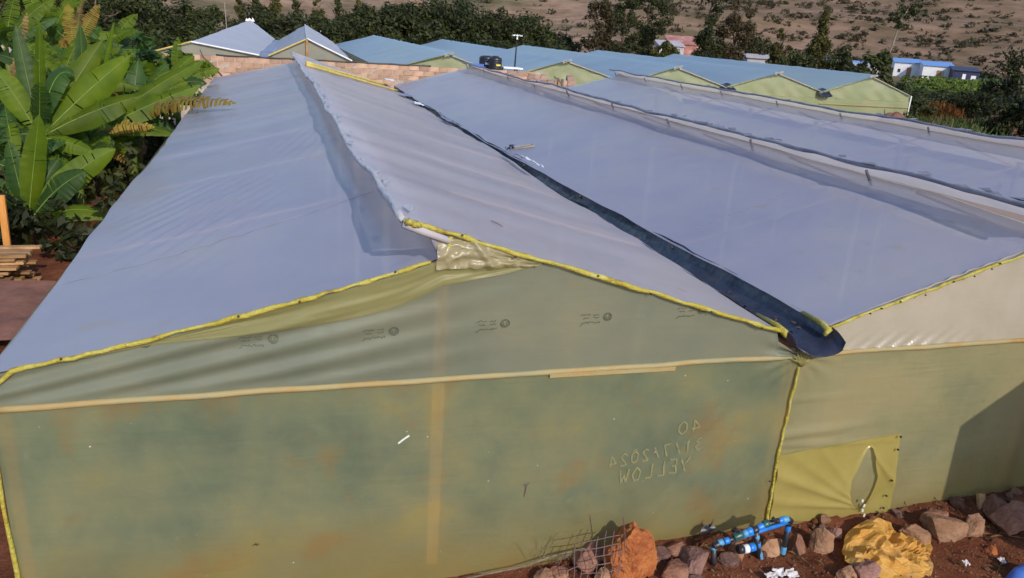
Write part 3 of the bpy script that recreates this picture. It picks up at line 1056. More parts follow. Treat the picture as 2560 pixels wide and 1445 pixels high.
def write(txt, x_right, z0, h, adv, slope, wid, name, mat):
    """handwriting on the inner face, so it reads mirrored from outside: starts at the right"""
    mb = MB()
    rr = random.Random(len(txt) * 7)
    x = x_right
    for ch in txt:
        if ch != ' ':
            for st in FONT[ch]:
                pts = []
                for k in range(len(st) - 1):
                    for q in range(6):
                        f = q / 6
                        pts.append((st[k][0] * (1 - f) + st[k + 1][0] * f, st[k][1] * (1 - f) + st[k + 1][1] * f))
                pts.append(st[-1])
                P = []
                for (a, b_) in pts:
                    xx = x - a * adv * .72
                    zz = z0 + b_ * h + slope * (x_right - xx) + rr.uniform(-.003, .003)
                    P.append(wall_pt(xx, zz, .0075))
                mb.ribbon(P, wid, Vector((0, -1, 0)))
        x -= adv
    return mb.build(name, mat, gh)


hw = at(1752, 1062, y=0)
write("40", hw.x, hw.z - .06, .125, .13, -.10, .016, "handwriting", M['marker'])
hw = at(1756, 1108, y=0)
write("31/7/2024", hw.x, hw.z - .06, .12, .105, -.11, .015, "handwriting", M['marker'])
hw = at(1722, 1160, y=0)
write("YELLOW", hw.x, hw.z - .06, .14, .12, -.10, .017, "handwriting", M['marker'])


def print_mark(px, py, only_ring=False, seed=0):
    c = at(px, py, y=0)
    rr = random.Random(seed)
    mb = MB()
    R_ = .036
    for r_ in (R_, R_ * .74):
        mb.ribbon([wall_pt(c.x + r_ * cos(t * pi / 14), c.z + r_ * sin(t * pi / 14) * .95, .006) for t in range(29)], .006, Vector((0, -1, 0)))
    for st in ([(-.35, .25), (-.35, -.2)], [(.3, .3), (.3, -.05), (.05, -.05)], [(-.5, -.3), (0, -.5), (.45, -.25)]):
        mb.ribbon([wall_pt(c.x + a * R_, c.z + b_ * R_, .006) for a, b_ in st], .006, Vector((0, -1, 0)))
    if not only_ring:
        for row, (dz, x0, x1, h) in enumerate(((.022, -.075, -.125, .010), (.026, -.15, -.235, .011), (-.002, -.075, -.125, .008), (-.004, -.16, -.215, .008), (-.045, -.065, -.235, .014))):
            n = int(abs(x1 - x0) / .0065)
            P = []
            for k in range(n + 1):
                P.append(wall_pt(c.x + x0 + (x1 - x0) * k / n, c.z + dz + rr.uniform(-h, h) * .8 - .05 * (-(x0 + (x1 - x0) * k / n) - .06) * .4 - (.014 if (row == 4 and k > n - 3) else 0), .006))
            mb.ribbon(P, .0055, Vector((0, -1, 0)))
    mb.build("printed_mark", M['ink'], gh)


for k, q in enumerate([(683, 846), (984, 827), (1261, 806), (1517, 790), (1752, 773)]):
    print_mark(*q, seed=k)
print_mark(362, 857, True, 9)
mb = MB()
q1, q2 = at(996, 1111, y=-.02), at(1024, 1091, y=-.02)
mb.ribbon([wall_pt(q1.x, q1.z, .008), wall_pt((q1.x + q2.x) / 2, (q1.z + q2.z) / 2 + .004, .009), wall_pt(q2.x, q2.z, .008)], .016, Vector((0, -1, 0)))
mb.build("scuff_tape", M['tape'], gh)
mb = MB()
rr = random.Random(77)
for k in range(26):
    x, z = rr.uniform(.1, 6.2), rr.uniform(.1, 1.7)
    c = wall_pt(x, z, .006)
    s_ = rr.uniform(.003, .008)
    mb.add([c + Vector((-s_, 0, 0)), c + Vector((0, 0, -s_ * .7)), c + Vector((s_ * .8, 0, .2 * s_)), c + Vector((.2 * s_, 0, s_))], [(0, 1, 2, 3)])
o = mb.build("dropping", M['tape'], gh)
o['kind'] = 'stuff'

# crop standing inside (seen dimly through the film)
mb = MB()
rr = random.Random(12)
for row in range(12):
    x = .8 + row * 1.55
    if abs((x % W) - 0) < .3:
        continue
    for k in range(120):
        y = .7 + rr.random() * 24 if row > 4 else .6 + rr.random() * 16
        for q in range(3):
            c = Vector((x + rr.gauss(0, .18), y + rr.gauss(0, .1), rr.uniform(.1, 1.45)))
            a = rr.uniform(0, 2 * pi)
            s_ = rr.uniform(.08, .18)
            d1 = Vector((cos(a), sin(a), rr.uniform(-.5, .3))) * s_
            d2 = Vector((-sin(a), cos(a), rr.uniform(-.4, .4))) * s_ * .6
            mb.add([c - d1, c - d2, c + d1, c + d2], [(0, 1, 2, 3)])
o = mb.build("crop_leaves", M['crop'])
tag(o, "rows of green crop growing dimly behind the olive film wall", None, None, 'stuff')


# ================================================================== things lying on the roof
def on_left(i, px, py):
    """point of the left slope of bay i seen at a pixel (searched on the sheet)"""
    best = None
    fn = left_slope(i)
    for a in range(41):
        for b_ in range(121):
            p = fn(a / 40, (b_ / 120) ** 1.5)
            d = p - CAM
            zz = d.dot(_fw)
            q = (1280 + FPX * d.dot(_rt) / zz - px) ** 2 + (722.5 - FPX * d.dot(_up) / zz - py) ** 2
            if best is None or q < best[0]:
                best = (q, p)
    return best[1]


def on_right(i, px, py):
    best = None
    fn = right_slope(i)
    for a in range(41):
        for b_ in range(121):
            p = fn(a / 40, (b_ / 120) ** 1.5)
            d = p - CAM
            zz = d.dot(_fw)
            q = (1280 + FPX * d.dot(_rt) / zz - px) ** 2 + (722.5 - FPX * d.dot(_up) / zz - py) ** 2
            if best is None or q < best[0]:
                best = (q, p)
    return best[1]


for k, (pa, pb, lab) in enumerate((((768, 160), (968, 217), "upper of two yellow bamboo poles lying across the roof near its far end"),
                                   ((765, 167), (995, 231), "lower longer yellow bamboo pole lying across the roof near its far end"))):
    a, b_ = on_right(0, *pa), on_right(0, *pb)
    mb = MB()
    n = 16
    mb.tube([a.lerp(b_, t / n) + Vector((0, 0, .05 + .012 * nz(t * .5, k, 1))) for t in range(n + 1)],
            [.045 - .012 * t / n + (.006 if t % 4 == 0 else 0) for t in range(n + 1)], 8)
    tag(mb.build("bamboo_pole", M['bamboo'], None, True), lab, "bamboo pole", "bamboo poles on the roof")
a, b_ = on_right(0, 1230, 557), on_right(0, 1258, 574)
mb = MB()
mb.tube([a + Vector((0, 0, .012)), a.lerp(b_, .5) + Vector((0, 0, .016)), b_ + Vector((0, 0, .010))], [.004, .006, .003], 5)
tag(mb.build("twig", M['stick']), "short dark twig lying on the pale roof slope right of the ridge tip", "twig")
a = on_left(1, 1276, 376)
b_ = on_left(1, 1328, 366)
mb = MB()
mb.tube([a + Vector((0, 0, .03)), a.lerp(b_, .5) + Vector((0, .1, .03)), b_ + Vector((0, .12, .03)), b_ + Vector((.03, .0, .03)), a.lerp(b_, .5) + Vector((0, -.1, .03)), a + Vector((0, -.05, .03))], [.010, .014, .016, .016, .012, .008], 5)
tag(mb.build("bent_stick", M['stickpale']), "pale bent stick caught at the black gutter edge halfway along the roof", "stick")
mb = MB()
rr = random.Random(4)
for k in range(9):
    c = a + Vector((rr.uniform(-.12, .03), rr.uniform(-.12, .12), rr.uniform(.02, .10)))
    mb.tube([c, c + Vector((rr.uniform(-.08, .08), rr.uniform(-.08, .08), rr.uniform(-.03, .07)))], [.022, .008], 5)
tag(mb.build("debris_clump", M['blackfit']), "small black clump of rags stuck in the gutter beside the bent stick", "debris")
c = at(1318, 1225, y=-.03)
mb = MB()
mb.tube([wall_pt(c.x - .012, c.z - .09, .01), wall_pt(c.x, c.z - .01, .012), wall_pt(c.x + .006, c.z + .04, .012)], [.003, .005, .007], 5)
mb.tube([wall_pt(c.x, c.z + .02, .012), wall_pt(c.x - .02, c.z + .035, .012)], .004, 5)
mb.tube([wall_pt(c.x + .004, c.z + .03, .012), wall_pt(c.x + .022, c.z + .045, .012)], .004, 5)
tag(mb.build("twig", M['stick']), "tiny dark forked twig stuck to the olive front wall right of the middle post", "twig")
c = at(640, 1365, y=-.03)
mb = MB()
for k in range(4):
    mb.tube([wall_pt(c.x, c.z, .01), wall_pt(c.x + .03 * cos(k * 1.7), c.z + .015 * sin(k * 1.7), .014)], [.005, .002], 5)
tag(mb.build("dead_bug", M['nail']), "tiny black bug clinging low on the front wall at the left", "bug")


# ================================================================== GREENHOUSE 2 (five bays beyond the block wall)
g2 = thing("greenhouse", (25, 37, 0), "long blue green greenhouse with pale lime gables behind the water tanks", "greenhouse")
AP = [11.15, 17.85, 24.75, 31.6, 38.6]
GU = [7.6, 14.45, 21.5, 28.2, 35.1, 42.0]
ZA, ZG = 2.86, 1.93
FAR = [71, 72, 68, 66, 64]
for i in range(5):
    xl, xa, xr = GU[i], AP[i], GU[i + 1]
    y0, y1 = 37.0, FAR[i]
    za = ZA + (.12 if i == 4 else 0)

    def ls(u, v, xl=xl, xa=xa, y0=y0, y1=y1, i=i, za=za):
        y = y0 - .12 + (y1 - y0 + .12) * v
        e = .32 if v < .02 else .0
        p = Vector((xl + .12, y, ZG)).lerp(Vector((xa + .28, y - .25 * u * (v == 0), za + .16)), u)
        p.z += .05 * nz(y * .35, i * 5, u * 2) * sin(pi * u) + .045 * nz(y * .9, i, 3) * u - .05 * sin(pi * u) * abs(sin(v * pi * 9))
        return p

    def rs(u, v, xr=xr, xa=xa, y0=y0, y1=y1, i=i, za=za):
        y = y0 - .05 + (y1 - y0) * v
        p = Vector((xa, y, za)).lerp(Vector((xr - .12, y, ZG)), u)
        p.z -= .05 * sin(pi * u) * abs(sin(v * pi * 9))
        return p
    mb = MB()
    mb.grid(ls, 14, 80)
    mb.build("roof_sheet", M['blueroof'], g2, True)
    mb = MB()
    mb.grid(rs, 10, 50)
    mb.build("roof_sheet", M['blueroof'], g2, True)

    def gb(u, v, xl=xl, xa=xa, xr=xr, i=i, za=za):
        x = xl + (xr - xl) * u
        zt = ZG + (za - ZG) * ((x - xl) / (xa - xl) if x < xa else (xr - x) / (xr - xa))
        zb = 1.55
        z = zb + (zt - .02 - zb) * v
        return Vector((x, 37 + .04 * nz(x * 1.5, z * 2, 3) + .05 * v + .03 * sin((x - xa) * 5 + z * 6) * (1 - v), z))
    mb = MB()
    mb.grid(gb, 40, 12, flip=True)
    mb.build("gable_sheet", M['limewall'], g2, True)
    mb = MB()
    mb.grid(lambda u, v: Vector((xl + (xr - xl) * u, 37 + .03 * nz(u * 9, v * 4, i), 1.545 * v)), 24, 8, flip=True)
    mb.build("wall_sheet", M['limewall'], g2, True)
    mb = MB()
    mb.grid(lambda u, v: Vector((xl + (xr - xl) * u, y1, (ZG + (za - ZG) * (1 - abs(u - .5) * 2)) * v)), 8, 4)
    mb.build("end_sheet", M['greyfilm'], g2, True)
    for (pa, pb, r_) in (((xl + .1, 36.97, ZG), (xa + .1, 36.95, za + .05), .035), ((xa, 36.93, za + .02), (xr - .1, 36.95, ZG), .038)):
        mb = MB()
        mb.tube([Vector(pa).lerp(Vector(pb), t / 10) + Vector((0, 0, .02 * nz(t * .8, i, 2))) for t in range(11)], r_, 6)
        mb.build("batten", M['yband'] if r_ < .037 else M['milky'], g2, True)
    # curled white end of the ridge film
    mb = MB()
    mb.grid(lambda u, v: Vector((xa - .30 + .52 * u, 36.78 - .10 * v + .06 * sin(u * 6), za + .04 + .14 * u - .13 * v * (1 - .4 * u) + .03 * nz(u * 4, v * 3, i))), 8, 5)
    mb.build("ridge_flap", M['milky'], g2, True)
    if i > 0:
        mb = MB()
        c = Vector((GU[i], 36.9, ZG))
        mb.grid(lambda u, v: c + Vector(((u - .5) * .95 + .1 * v, -.10 + 1.2 * (1 - v) * .9 - .15, .10 + .10 * (2 * u - 1) ** 2 - .42 * v * v + .07 * nz(u * 4, v * 4, i))), 12, 12)
        mb.build("gutter_liner", M['liner'], g2, True)
for x in (7.6, 42.0):
    mb = MB()
    y1 = 71 if x < 20 else 64
    mb.grid(lambda u, v: Vector((x + .04 * nz(u * 30, v * 3, 2), 37 + (y1 - 37) * u, ZG * v)), 60, 6)
    mb.build("side_sheet", M['greyfilm'] if x < 20 else M['limewall'], g2, True)
mb = MB()
mb.box((42.0, 36.96, .97), (.07, .07, 1.94))
mb.build("post", M['white'], g2)
mb = MB()
mb.tube([(35, 36.95, 1.2), (38.5, 36.93, 1.18), (42, 36.95, 1.17)], .03, 6)
mb.build("rail", M['railwood'], g2)

# ================================================================== GREENHOUSE 3 (two white bays, far left, behind wall)
g3 = thing("greenhouse", (1.6, 33, 0), "small pale lilac greenhouse with two pointed roofs behind the block wall", "greenhouse")


def quad_sheet(c00, c10, c11, c01, name, mat, parent, nu=16, nv=24, am=.04, seed=0):
    c = [Vector(p) for p in (c00, c10, c11, c01)]

    def fn(u, v):
        p = c[0].lerp(c[1], u).lerp(c[3].lerp(c[2], u), v)
        p.z += am * nz(u * 5 + seed, v * 5, seed) + am * .8 * nz(u * 14, v * 12 + seed, 4)
        return p
    mb = MB()
    mb.grid(fn, nu, nv)
    return mb.build(name, mat, parent, True)


gf, gbk = at(648, 138, y=33), at(690, 98, y=50)
rf, rbk = at(768, 97, y=33), at(765, 61, y=48)
ef, ebk = at(880, 152, y=33), at(832, 104, y=50)
lf, lbk = at(478, 104, y=33), at(626, 50, y=50)
le = at(385, 128, y=33)
quad_sheet(gf + Vector((.5, 0, 0)), rf + Vector((.05, -.1, .0)), rbk, gbk + Vector((.25, 0, 0)), "roof_sheet", M['roof'], g3, seed=1)
quad_sheet(rf + Vector((-.05, -.1, .02)), ef, ebk, rbk + Vector((-.1, 0, .03)), "roof_sheet", M['lilacroof'], g3, seed=2)
quad_sheet(lf, gf - Vector((.05, 0, 0)), gbk - Vector((.05, 0, 0)), lbk, "roof_sheet", M['lilacroof'], g3, seed=3, am=.05)
quad_sheet(le, lf + Vector((0, 0, -.03)), lbk + Vector((0, 0, -.05)), at(560, 100, y=50), "roof_sheet", M['roof'], g3, seed=4)
for (a, b_, c_) in ((gf + Vector((.4, 0, 0)), rf, ef), (le, lf, gf)):
    mb = MB()
    b2 = Vector((a.x, 33.08, 0)), Vector((c_.x, 33.08, 0))
    mb.add([Vector((a.x, 33.08, a.z - .03)), Vector((b_.x, 33.08, b_.z - .06)), Vector((c_.x, 33.08, c_.z - .03)), b2[1], b2[0]], [(0, 4, 3, 2, 1)])
    mb.build("gable_sheet", M['greyfilm'], g3)
    for p_, q_ in ((a, b_), (b_, c_)):
        mb = MB()
        mb.tube([p_ + Vector((0, -.05, 0)), q_ + Vector((0, -.05, 0))], .035, 6)
        mb.build("batten", M['white'] if p_ is b_ else M['bamboo'], g3)
mb = MB()
mb.box((rf.x - .02, 33.0, rf.z / 2 - .05), (.10, .08, rf.z))
mb.build("post", M['wood'], g3)
mb = MB()


def g3gut(u, v):
    p = (gf + Vector((-.05, 0, -.03))).lerp(gbk + Vector((-.08, 0, -.02)), v)
    q = (gf + Vector((.55, 0, -.03))).lerp(gbk + Vector((.28, 0, -.02)), v)
    r_ = p.lerp(q, u)
    r_.z += -.06 * sin(pi * u) + .06 * nz(u * 3, v * 12, 8) + .02
    return r_


mb.grid(g3gut, 8, 40)
mb.build("gutter_liner", M['liner_grey'], g3, True)
# ragged film at the back ridge end
mb = MB()
rr = random.Random(8)
for k in range(6):
    c = lbk + Vector((rr.uniform(-.3, .15), 0, .0))
    mb.add([c + Vector((-.12, 0, -.08)), c + Vector((.12, .02, -.08)), c + Vector((rr.uniform(-.05, .15), 0, rr.uniform(.08, .2)))], [(0, 1, 2)])
mb.build("torn_film", M['white'], g3)
# bare pole standing behind that greenhouse
b_ = at(565, 66, y=52)
t_ = at(561, 6, y=52)
mb = MB()
mb.tube([Vector((b_.x, 52, 0)), Vector((b_.x + .03, 52, b_.z)), Vector((t_.x, 52, t_.z))], [.05, .04, .03], 6)
tag(mb.build("pole", M['palebark']), "thin bare pole rising behind the left peak of the lilac greenhouse", "pole")

# ================================================================== BLOCK WALL
wl = thing("block_wall", (4, 27.5, 0), "reddish quarry stone block wall running behind the foreground greenhouse roofs", "wall")
WTOP = 2.72
X0, X1 = -9.5, 13.1
mb = MB()
mb.box(((X0 + X1) / 2, 27.53, WTOP / 2 - .006), (X1 - X0, .176, WTOP - .012))
mb.build("mortar", M['mortar'], wl)
BR = []
rr = random.Random(21)
for k in range(6):
    mb = MB()
    mb.box((0, 0, 0), (.40, .20, .185), jit=.008, rnd=rr)
    BR.append(mb.mesh("brick", mats=[M['brick']]))
for row in range(5):
    z = WTOP - .10 - row * .205
    x = -5.0 + (.2 if row % 2 else 0)
    while x < X1 - .2:
        inst("brick", BR[rr.randrange(6)], wl, (x, 27.53 + rr.uniform(-.012, .012), z + rr.uniform(-.006, .006)), (0, rr.uniform(-.01, .01), 0), (rr.uniform(.95, 1.0), 1, 1))
        x += .42
mb = MB()
pts = []
for k in range(60):
    x = .0 + k * (8.3) / 59
    pts.append((x, 27.42, WTOP + .03 - .02 * abs(sin(k * .33))))
mb.tube(pts, .028, 6)
tag(mb.build("black_cable", M['blackfit'], None, True), "black cable lying along the top of the block wall", "cable")
mb = MB()
c0 = at(500, 125, y=27.40)
mb.tube([c0, c0 + Vector((.1, 0, -.25)), c0 + Vector((.45, 0, -.55)), c0 + Vector((.8, 0, -1.0))], .022, 6)
tag(mb.build("hanging_cable", M['rust'], None, True), "thin cable hanging down the face of the block wall by the bananas", "cable")
# plastered wall end and rubble pillar
rw = thing("rubble_wall", (14, 27.5, 0), "low broken rubble stone wall beside the black tanks", "wall")
c1 = at(1318, 180, y=27.5)
c2 = at(1440, 185, y=27.5)
mb = MB()
mb.box(((c1.x + c2.x) / 2, 27.54, 1.2), (c2.x - c1.x, .2, 2.3))
mb.build("mortar", M['mortar'], rw)
ST = []
for k in range(5):
    mb = MB()
    mb.box((0, 0, 0), (.30, .22, .20), jit=.035, rnd=rr)
    ST.append(mb.mesh("stone", mats=[M['rubble']]))
for row in range(6):
    z = 2.52 - row * .215
    n = int((c2.x - c1.x) / .31)
    for k in range(n):
        if row == 0 and not (k < 3 or (5 < k < 8)):
            continue
        inst("stone", ST[rr.randrange(5)], rw, (c1.x + .15 + k * .31 + rr.uniform(-.03, .03), 27.5 + rr.uniform(-.03, .03), z + rr.uniform(-.02, .02)),
             (rr.uniform(-.1, .1), rr.uniform(-.1, .1), rr.uniform(-.1, .1)))
for (px, w_) in ((1318, .14), (1398, .12)):
    c = at(px, 195, y=27.35)
    mb = MB()
    mb.box((c.x, 27.32, 1.15), (w_, .1, 2.5))
    mb.build("post", M['wood'], rw)
c = at(1405, 205, y=25.75)
mb = MB()
mb.tube([(c.x, 25.7, 0), (c.x, 25.7, c.z + .12)], .05, 6)
mb.tube([(c.x - .02, 25.7, c.z - .05), (c.x - .38, 25.7, c.z + .2)], .035, 6)
mb.tube([(c.x, 25.7, c.z - .1), (c.x - .22, 25.7, c.z + .16)], .03, 6)
mb.build("fork_post", M['stick'], gh)


# water tanks
def tank(px, yb, dia, h, zb, label, lid, band):
    c = at(px, 160, y=yb)
    t = thing("water_tank", (c.x, yb, zb), label, "water tank", "black water tanks beyond the block wall")
    mb = MB()
    n = 28
    prof = []
    k = 0
    rb_ = dia / 2
    while k <= 18:
        z = h * .82 * k / 18
        prof.append((rb_ * (1.0 if k % 3 else .955), z))
        k += 1
    prof += [(rb_ * .93, h * .86), (rb_ * .72, h * .92), (rb_ * .46, h * .95)]
    vs, fs = [], []
    for (r_, z) in prof:
        for q in range(n):
            vs.append(Vector((c.x + r_ * cos(2 * pi * q / n), yb + r_ * sin(2 * pi * q / n), zb + z)))
    for a in range(len(prof) - 1):
        for q in range(n):
            fs.append((a * n + q, a * n + (q + 1) % n, (a + 1) * n + (q + 1) % n, (a + 1) * n + q))
    fs.append(tuple((len(prof) - 1) * n + q for q in range(n)))
    mb.add(vs, fs)
    body = mb.build("tank_body", M['tank'], t, True)
    if lid:
        mb = MB()
        mb.tube([(c.x, yb, zb + h * .95), (c.x, yb, zb + h)], [rb_ * .5, rb_ * .42], 18)
        mb.build("tank_cover", M['tank'], t, True)
    col, px0, w_, hh = band
    ang = math.atan2(CAM.y - yb, CAM.x - c.x) + px0
    mb = MB()

    def lab(u, v):
        q = ang + (u - .5) * w_
        return Vector((c.x + (rb_ * 1.012) * cos(q), yb + (rb_ * 1.012) * sin(q), zb + h * .42 + hh * (v - .5)))
    mb.grid(lab, 8, 2)
    mb.build("tank_label", M[col], t)
    st = thing("tank_stand", (c.x, yb, 0), "stone stand hidden under the " + ("left" if not lid else "right") + " black water tank", "stand")
    mb = MB()
    mb.box((c.x, yb, zb / 2), (dia * 1.1, dia * 1.1, zb))
    mb.build("stand_block", M['mortar'], st)


tank(1217, 31.4, .74, .66, 2.52, "left black water tank with a white label and flat top", False, ('white', .05, .55, .09))
tank(1238, 30.6, .62, .68, 2.50, "right ribbed black water tank with raised cover and yellow label", True, ('yellowlabel', .55, .75, .07))
tb = thing("trough_table", (12.9, 31, 0), "low white slab on short legs right of the black water tanks", "table")
a, b_ = at(1254, 168, y=31), at(1302, 171, y=31)
mb = MB()
mb.box(((a.x + b_.x) / 2, 31, (a.z + b_.z) / 2), (b_.x - a.x, .7, .07), ry=.02)
mb.build("slab", M['white'], tb)
for k in range(4):
    mb = MB()
    x = a.x + .12 + (b_.x - a.x - .24) * (k % 2)
    mb.box((x, 30.75 + .5 * (k // 2), a.z / 2 - .03), (.07, .07, a.z - .03))
    mb.build("leg", M['greywall'], tb)
a, b_ = at(1180, 160, y=31.2), at(1202, 164, y=31.2)
mb = MB()
mb.box(((a.x + b_.x) / 2, 31.2, a.z - .05), (.6, .5, .16))
mb.box(((a.x + b_.x) / 2, 31.2, (a.z - .1) / 2), (.5, .4, a.z - .13))
tag(mb.build("blue_crate", M['blueplastic']), "blue box with pale rim standing left of the black water tanks", "box")
# street lamp
pl = thing("solar_lamp", (13.6, 33, 0), "slim dark lamp post with a white cluster head beyond the tanks", "street lamp")
b_, t_ = at(1287, 165, y=33), at(1293, 92, y=33)
mb = MB()
mb.tube([Vector((b_.x, 33, 0)), b_, t_], [.05, .042, .03], 8)
mb.build("pole", M['darkmetal'], pl)
for k in range(6):
    q = 2 * pi * k / 6 + .3
    mb = MB()
    p1 = t_ + Vector((.22 * cos(q), .22 * sin(q), .06))
    mb.tube([t_, t_ + Vector((.12 * cos(q), .12 * sin(q), .09)), p1], .018, 5)
    mb.box(p1, (.10, .10, .05), rz=q)
    mb.build("lamp_head", M['white'], pl)
mb = MB()
mb.tube([t_ + Vector((0, 0, -.12)), t_ + Vector((0, 0, .12))], [.05, .02], 8)
mb.build("lamp_hub", M['white'], pl)


# ================================================================== VEGETATION HELPERS
def crown_mesh(shape, R_, H, n, leaf, seed, clumps=22):
    """leaf faces in clumps through a crown volume of radius R_, height H, base at z=0"""
    rr = random.Random(seed)
    mb = MB()
    C = []
    for k in range(clumps):
        a = rr.uniform(0, 2 * pi)
        if shape == 'umbrella':
            r = R_ * sqrt(rr.random())
            z = H * (.35 + .5 * (1 - (r / R_) ** 2) * rr.uniform(.6, 1.05) + rr.uniform(-.25, .05))
            cr = R_ * .26
        elif shape == 'cone':
            t = rr.random() ** 1.2
            r = R_ * (1 - t) * rr.uniform(.3, 1)
            z = H * t
            cr = R_ * (.18 + .3 * (1 - t))
        elif shape == 'column':
            t = rr.random()
            r = R_ * (.55 + .45 * sin(pi * min(1, t * 1.05))) * sqrt(rr.random())
            z = H * t
            cr = R_ * .34
        else:
            u = rr.uniform(-1, 1)
            q = rr.random() ** .45
            r = R_ * q * sqrt(1 - u * u)
            z = H * (.5 + .5 * u * q)
            cr = R_ * .30
        C.append((Vector((r * cos(a), r * sin(a), z)), cr * rr.uniform(.7, 1.25)))
    for k in range(n):
        c, cr = C[rr.randrange(len(C))]
        d = Vector((rr.gauss(0, 1), rr.gauss(0, 1), rr.gauss(0, .8)))
        p = c + d.normalized() * cr * rr.random() ** .4
        nrm = (d.normalized() + Vector((rr.uniform(-.9, .9), rr.uniform(-.9, .9), rr.uniform(-.3, 1.1)))).normalized()
        a = nrm.orthogonal().normalized()
        a = (Matrix.Rotation(rr.uniform(0, 6.28), 3, nrm) @ a)
        b_ = nrm.cross(a)
        s = leaf * .85 * rr.uniform(.5, 1.35)
        mb.add([p - a * s, p - b_ * s * .45, p + a * s, p + b_ * s * .45], [(0, 1, 2, 3)])
    return mb


def trunk_mesh(h, r, R_, seed, limbs=5, top=.75):
    rr = random.Random(seed)
    mb = MB()
    pts = [Vector((rr.uniform(-.04, .04) * h * k / 5, rr.uniform(-.04, .04) * h * k / 5, h * k / 5 * top)) for k in range(6)]
    mb.tube(pts, [r * (1 - .13 * k) for k in range(6)], 7)
    for k in range(limbs):
        t = rr.uniform(.45, .95)
        b_ = pts[0].lerp(pts[-1], t)
        a = rr.uniform(0, 2 * pi)
        e = b_ + Vector((cos(a) * R_ * rr.uniform(.4, .8), sin(a) * R_ * rr.uniform(.4, .8), h * rr.uniform(.08, .25)))
        mb.tube([b_, b_.lerp(e, .5) + Vector((0, 0, .05 * h)), e], [r * .45, r * .3, r * .12], 5)
    return mb


def tree(name, loc, label, cat, shape, R_, h, ch, mat, n, leaf, seed, group=None, bark='bark', tr=.16, clumps=24):
    t = thing(name, (0, 0, 0), label, cat, group)
    mb = trunk_mesh(h, tr, R_, seed)
    mb.build("trunk", M[bark], t, True)
    mb = crown_mesh(shape, R_, ch, int(n * 3.4), leaf, seed + 1, int(clumps * 1.5))
    for p in mb.v:
        p.z += h - ch
    mb.build("crown", M[mat], t)
    t.location = loc
    return t


def dup(root, loc, rotz=0, sc=1.0, label=None):
    r = root.copy()
    COL.objects.link(r)
    r.location = loc
    r.rotation_euler = (0, 0, rotz)
    r.scale = (sc, sc, sc * 1.0)
    if label:
        r['label'] = label
    for ch in list(root.children):
        c = ch.copy()
        COL.objects.link(c)
        c.parent = r
    return r


def gpt(px, dist, py_h=None):
    """ground point in the direction of a pixel column at a horizontal distance"""
    d = ray(px, 60)
    h = Vector((d.x, d.y, 0)).normalized()
    p = Vector((CAM.x, CAM.y, 0)) + h * dist
    p.z = ground_z(p.x, p.y)
    return p


# ---- acacia belt behind the far greenhouse
ac = [(905, 96, 5.2, 3.4), (965, 100, 6.2, 4.0), (1035, 98, 6.6, 4.4), (1105, 101, 7.0, 4.6), (1170, 104, 7.4, 4.6), (1235, 106, 7.0, 4.4), (1300, 108, 6.0, 4.0), (1350, 112, 5.0, 3.4), (1000, 112, 7.6, 4.2), (1140, 116, 8.2, 4.6), (1395, 118, 4.2, 3.0)]
ORD = 'first second third fourth fifth sixth seventh eighth ninth tenth eleventh twelfth thirteenth fourteenth fifteenth'.split()
for k, (px, ds, h, R_) in enumerate(ac):
    lab = ORD[sorted(ac).index((px, ds, h, R_))] + " dark acacia from the left in the belt behind the blue green greenhouse"
    tree("acacia_tree", gpt(px, ds), lab, "tree", 'umbrella' if k % 3 else 'round', R_, h, h * .8, 'crown_dark', 1500, .30, 100 + k, "acacias in the dark belt", clumps=30)
# dense low understorey of the belt
mb = MB()
rr = random.Random(31)
for px in range(870, 1440, 14):
    p = gpt(px + rr.uniform(-6, 6), rr.uniform(86, 100))
    c = crown_mesh('round', 2.0, 3.2, 330, .26, px, 10)
    for q in c.v:
        q += p
    mb.add(c.v, c.f)
o = mb.build("undergrowth", M['crown_dark'])
tag(o, "dark thorny undergrowth beneath the acacia belt", None, None, 'stuff')

mb = MB()
for px in range(-60, 900, 11):
    for ds in (rr.uniform(58, 72), rr.uniform(74, 100)):
        if px > 800:
            ds = max(ds, 97)
        p = gpt(px + rr.uniform(-6, 6), ds)
        c = crown_mesh('round', rr.uniform(1.3, 2.1), rr.uniform(1.8, 3.4), 230, .24, px + int(ds), 8)
        for q in c.v:
            q += p
        mb.add(c.v, c.f)
o = mb.build("undergrowth", M['crown_mid'])
tag(o, "dark bushy undergrowth behind the block wall and bananas", None, None, 'stuff')

# ---- left background: mixed dark shrubs and slim cypresses
lt = [(20, 60, 6.2, 1.6, 'round', 'crown_mid'), (95, 66, 7.0, 1.8, 'column', 'crown_mid'), (160, 70, 6.6, 2.2, 'round', 'crown_olive'), (235, 64, 5.4, 2.0, 'round', 'crown_mid'), (300, 70, 6.2, 2.2, 'column', 'crown_dark'),
      (350, 78, 4.6, 2.4, 'round', 'crown_mid'), (405, 84, 5.4, 2.6, 'round', 'crown_dark'), (455, 90, 5.2, 2.6, 'round', 'crown_dark'), (510, 88, 5.2, 2.4, 'round', 'crown_mid'), (700, 84, 4.4, 2.6, 'round', 'crown_dark'),
      (760, 88, 4.6, 2.6, 'round', 'crown_dark'), (820, 86, 4.4, 2.4, 'round', 'crown_mid'), (860, 90, 4.2, 2.2, 'round', 'crown_dark'), (640, 90, 5.0, 2.4, 'round', 'crown_mid')]
for k, (px, ds, h, R_, sh, mt) in enumerate(lt):
    tree("shrub_tree", gpt(px, ds), ORD[sorted(q[0] for q in lt).index(px)] + " bushy tree from the left in the dark row beyond the block wall", "tree", sh, R_, h, h * .88, mt, 850, .24, 300 + k, "bushy trees behind the block wall")
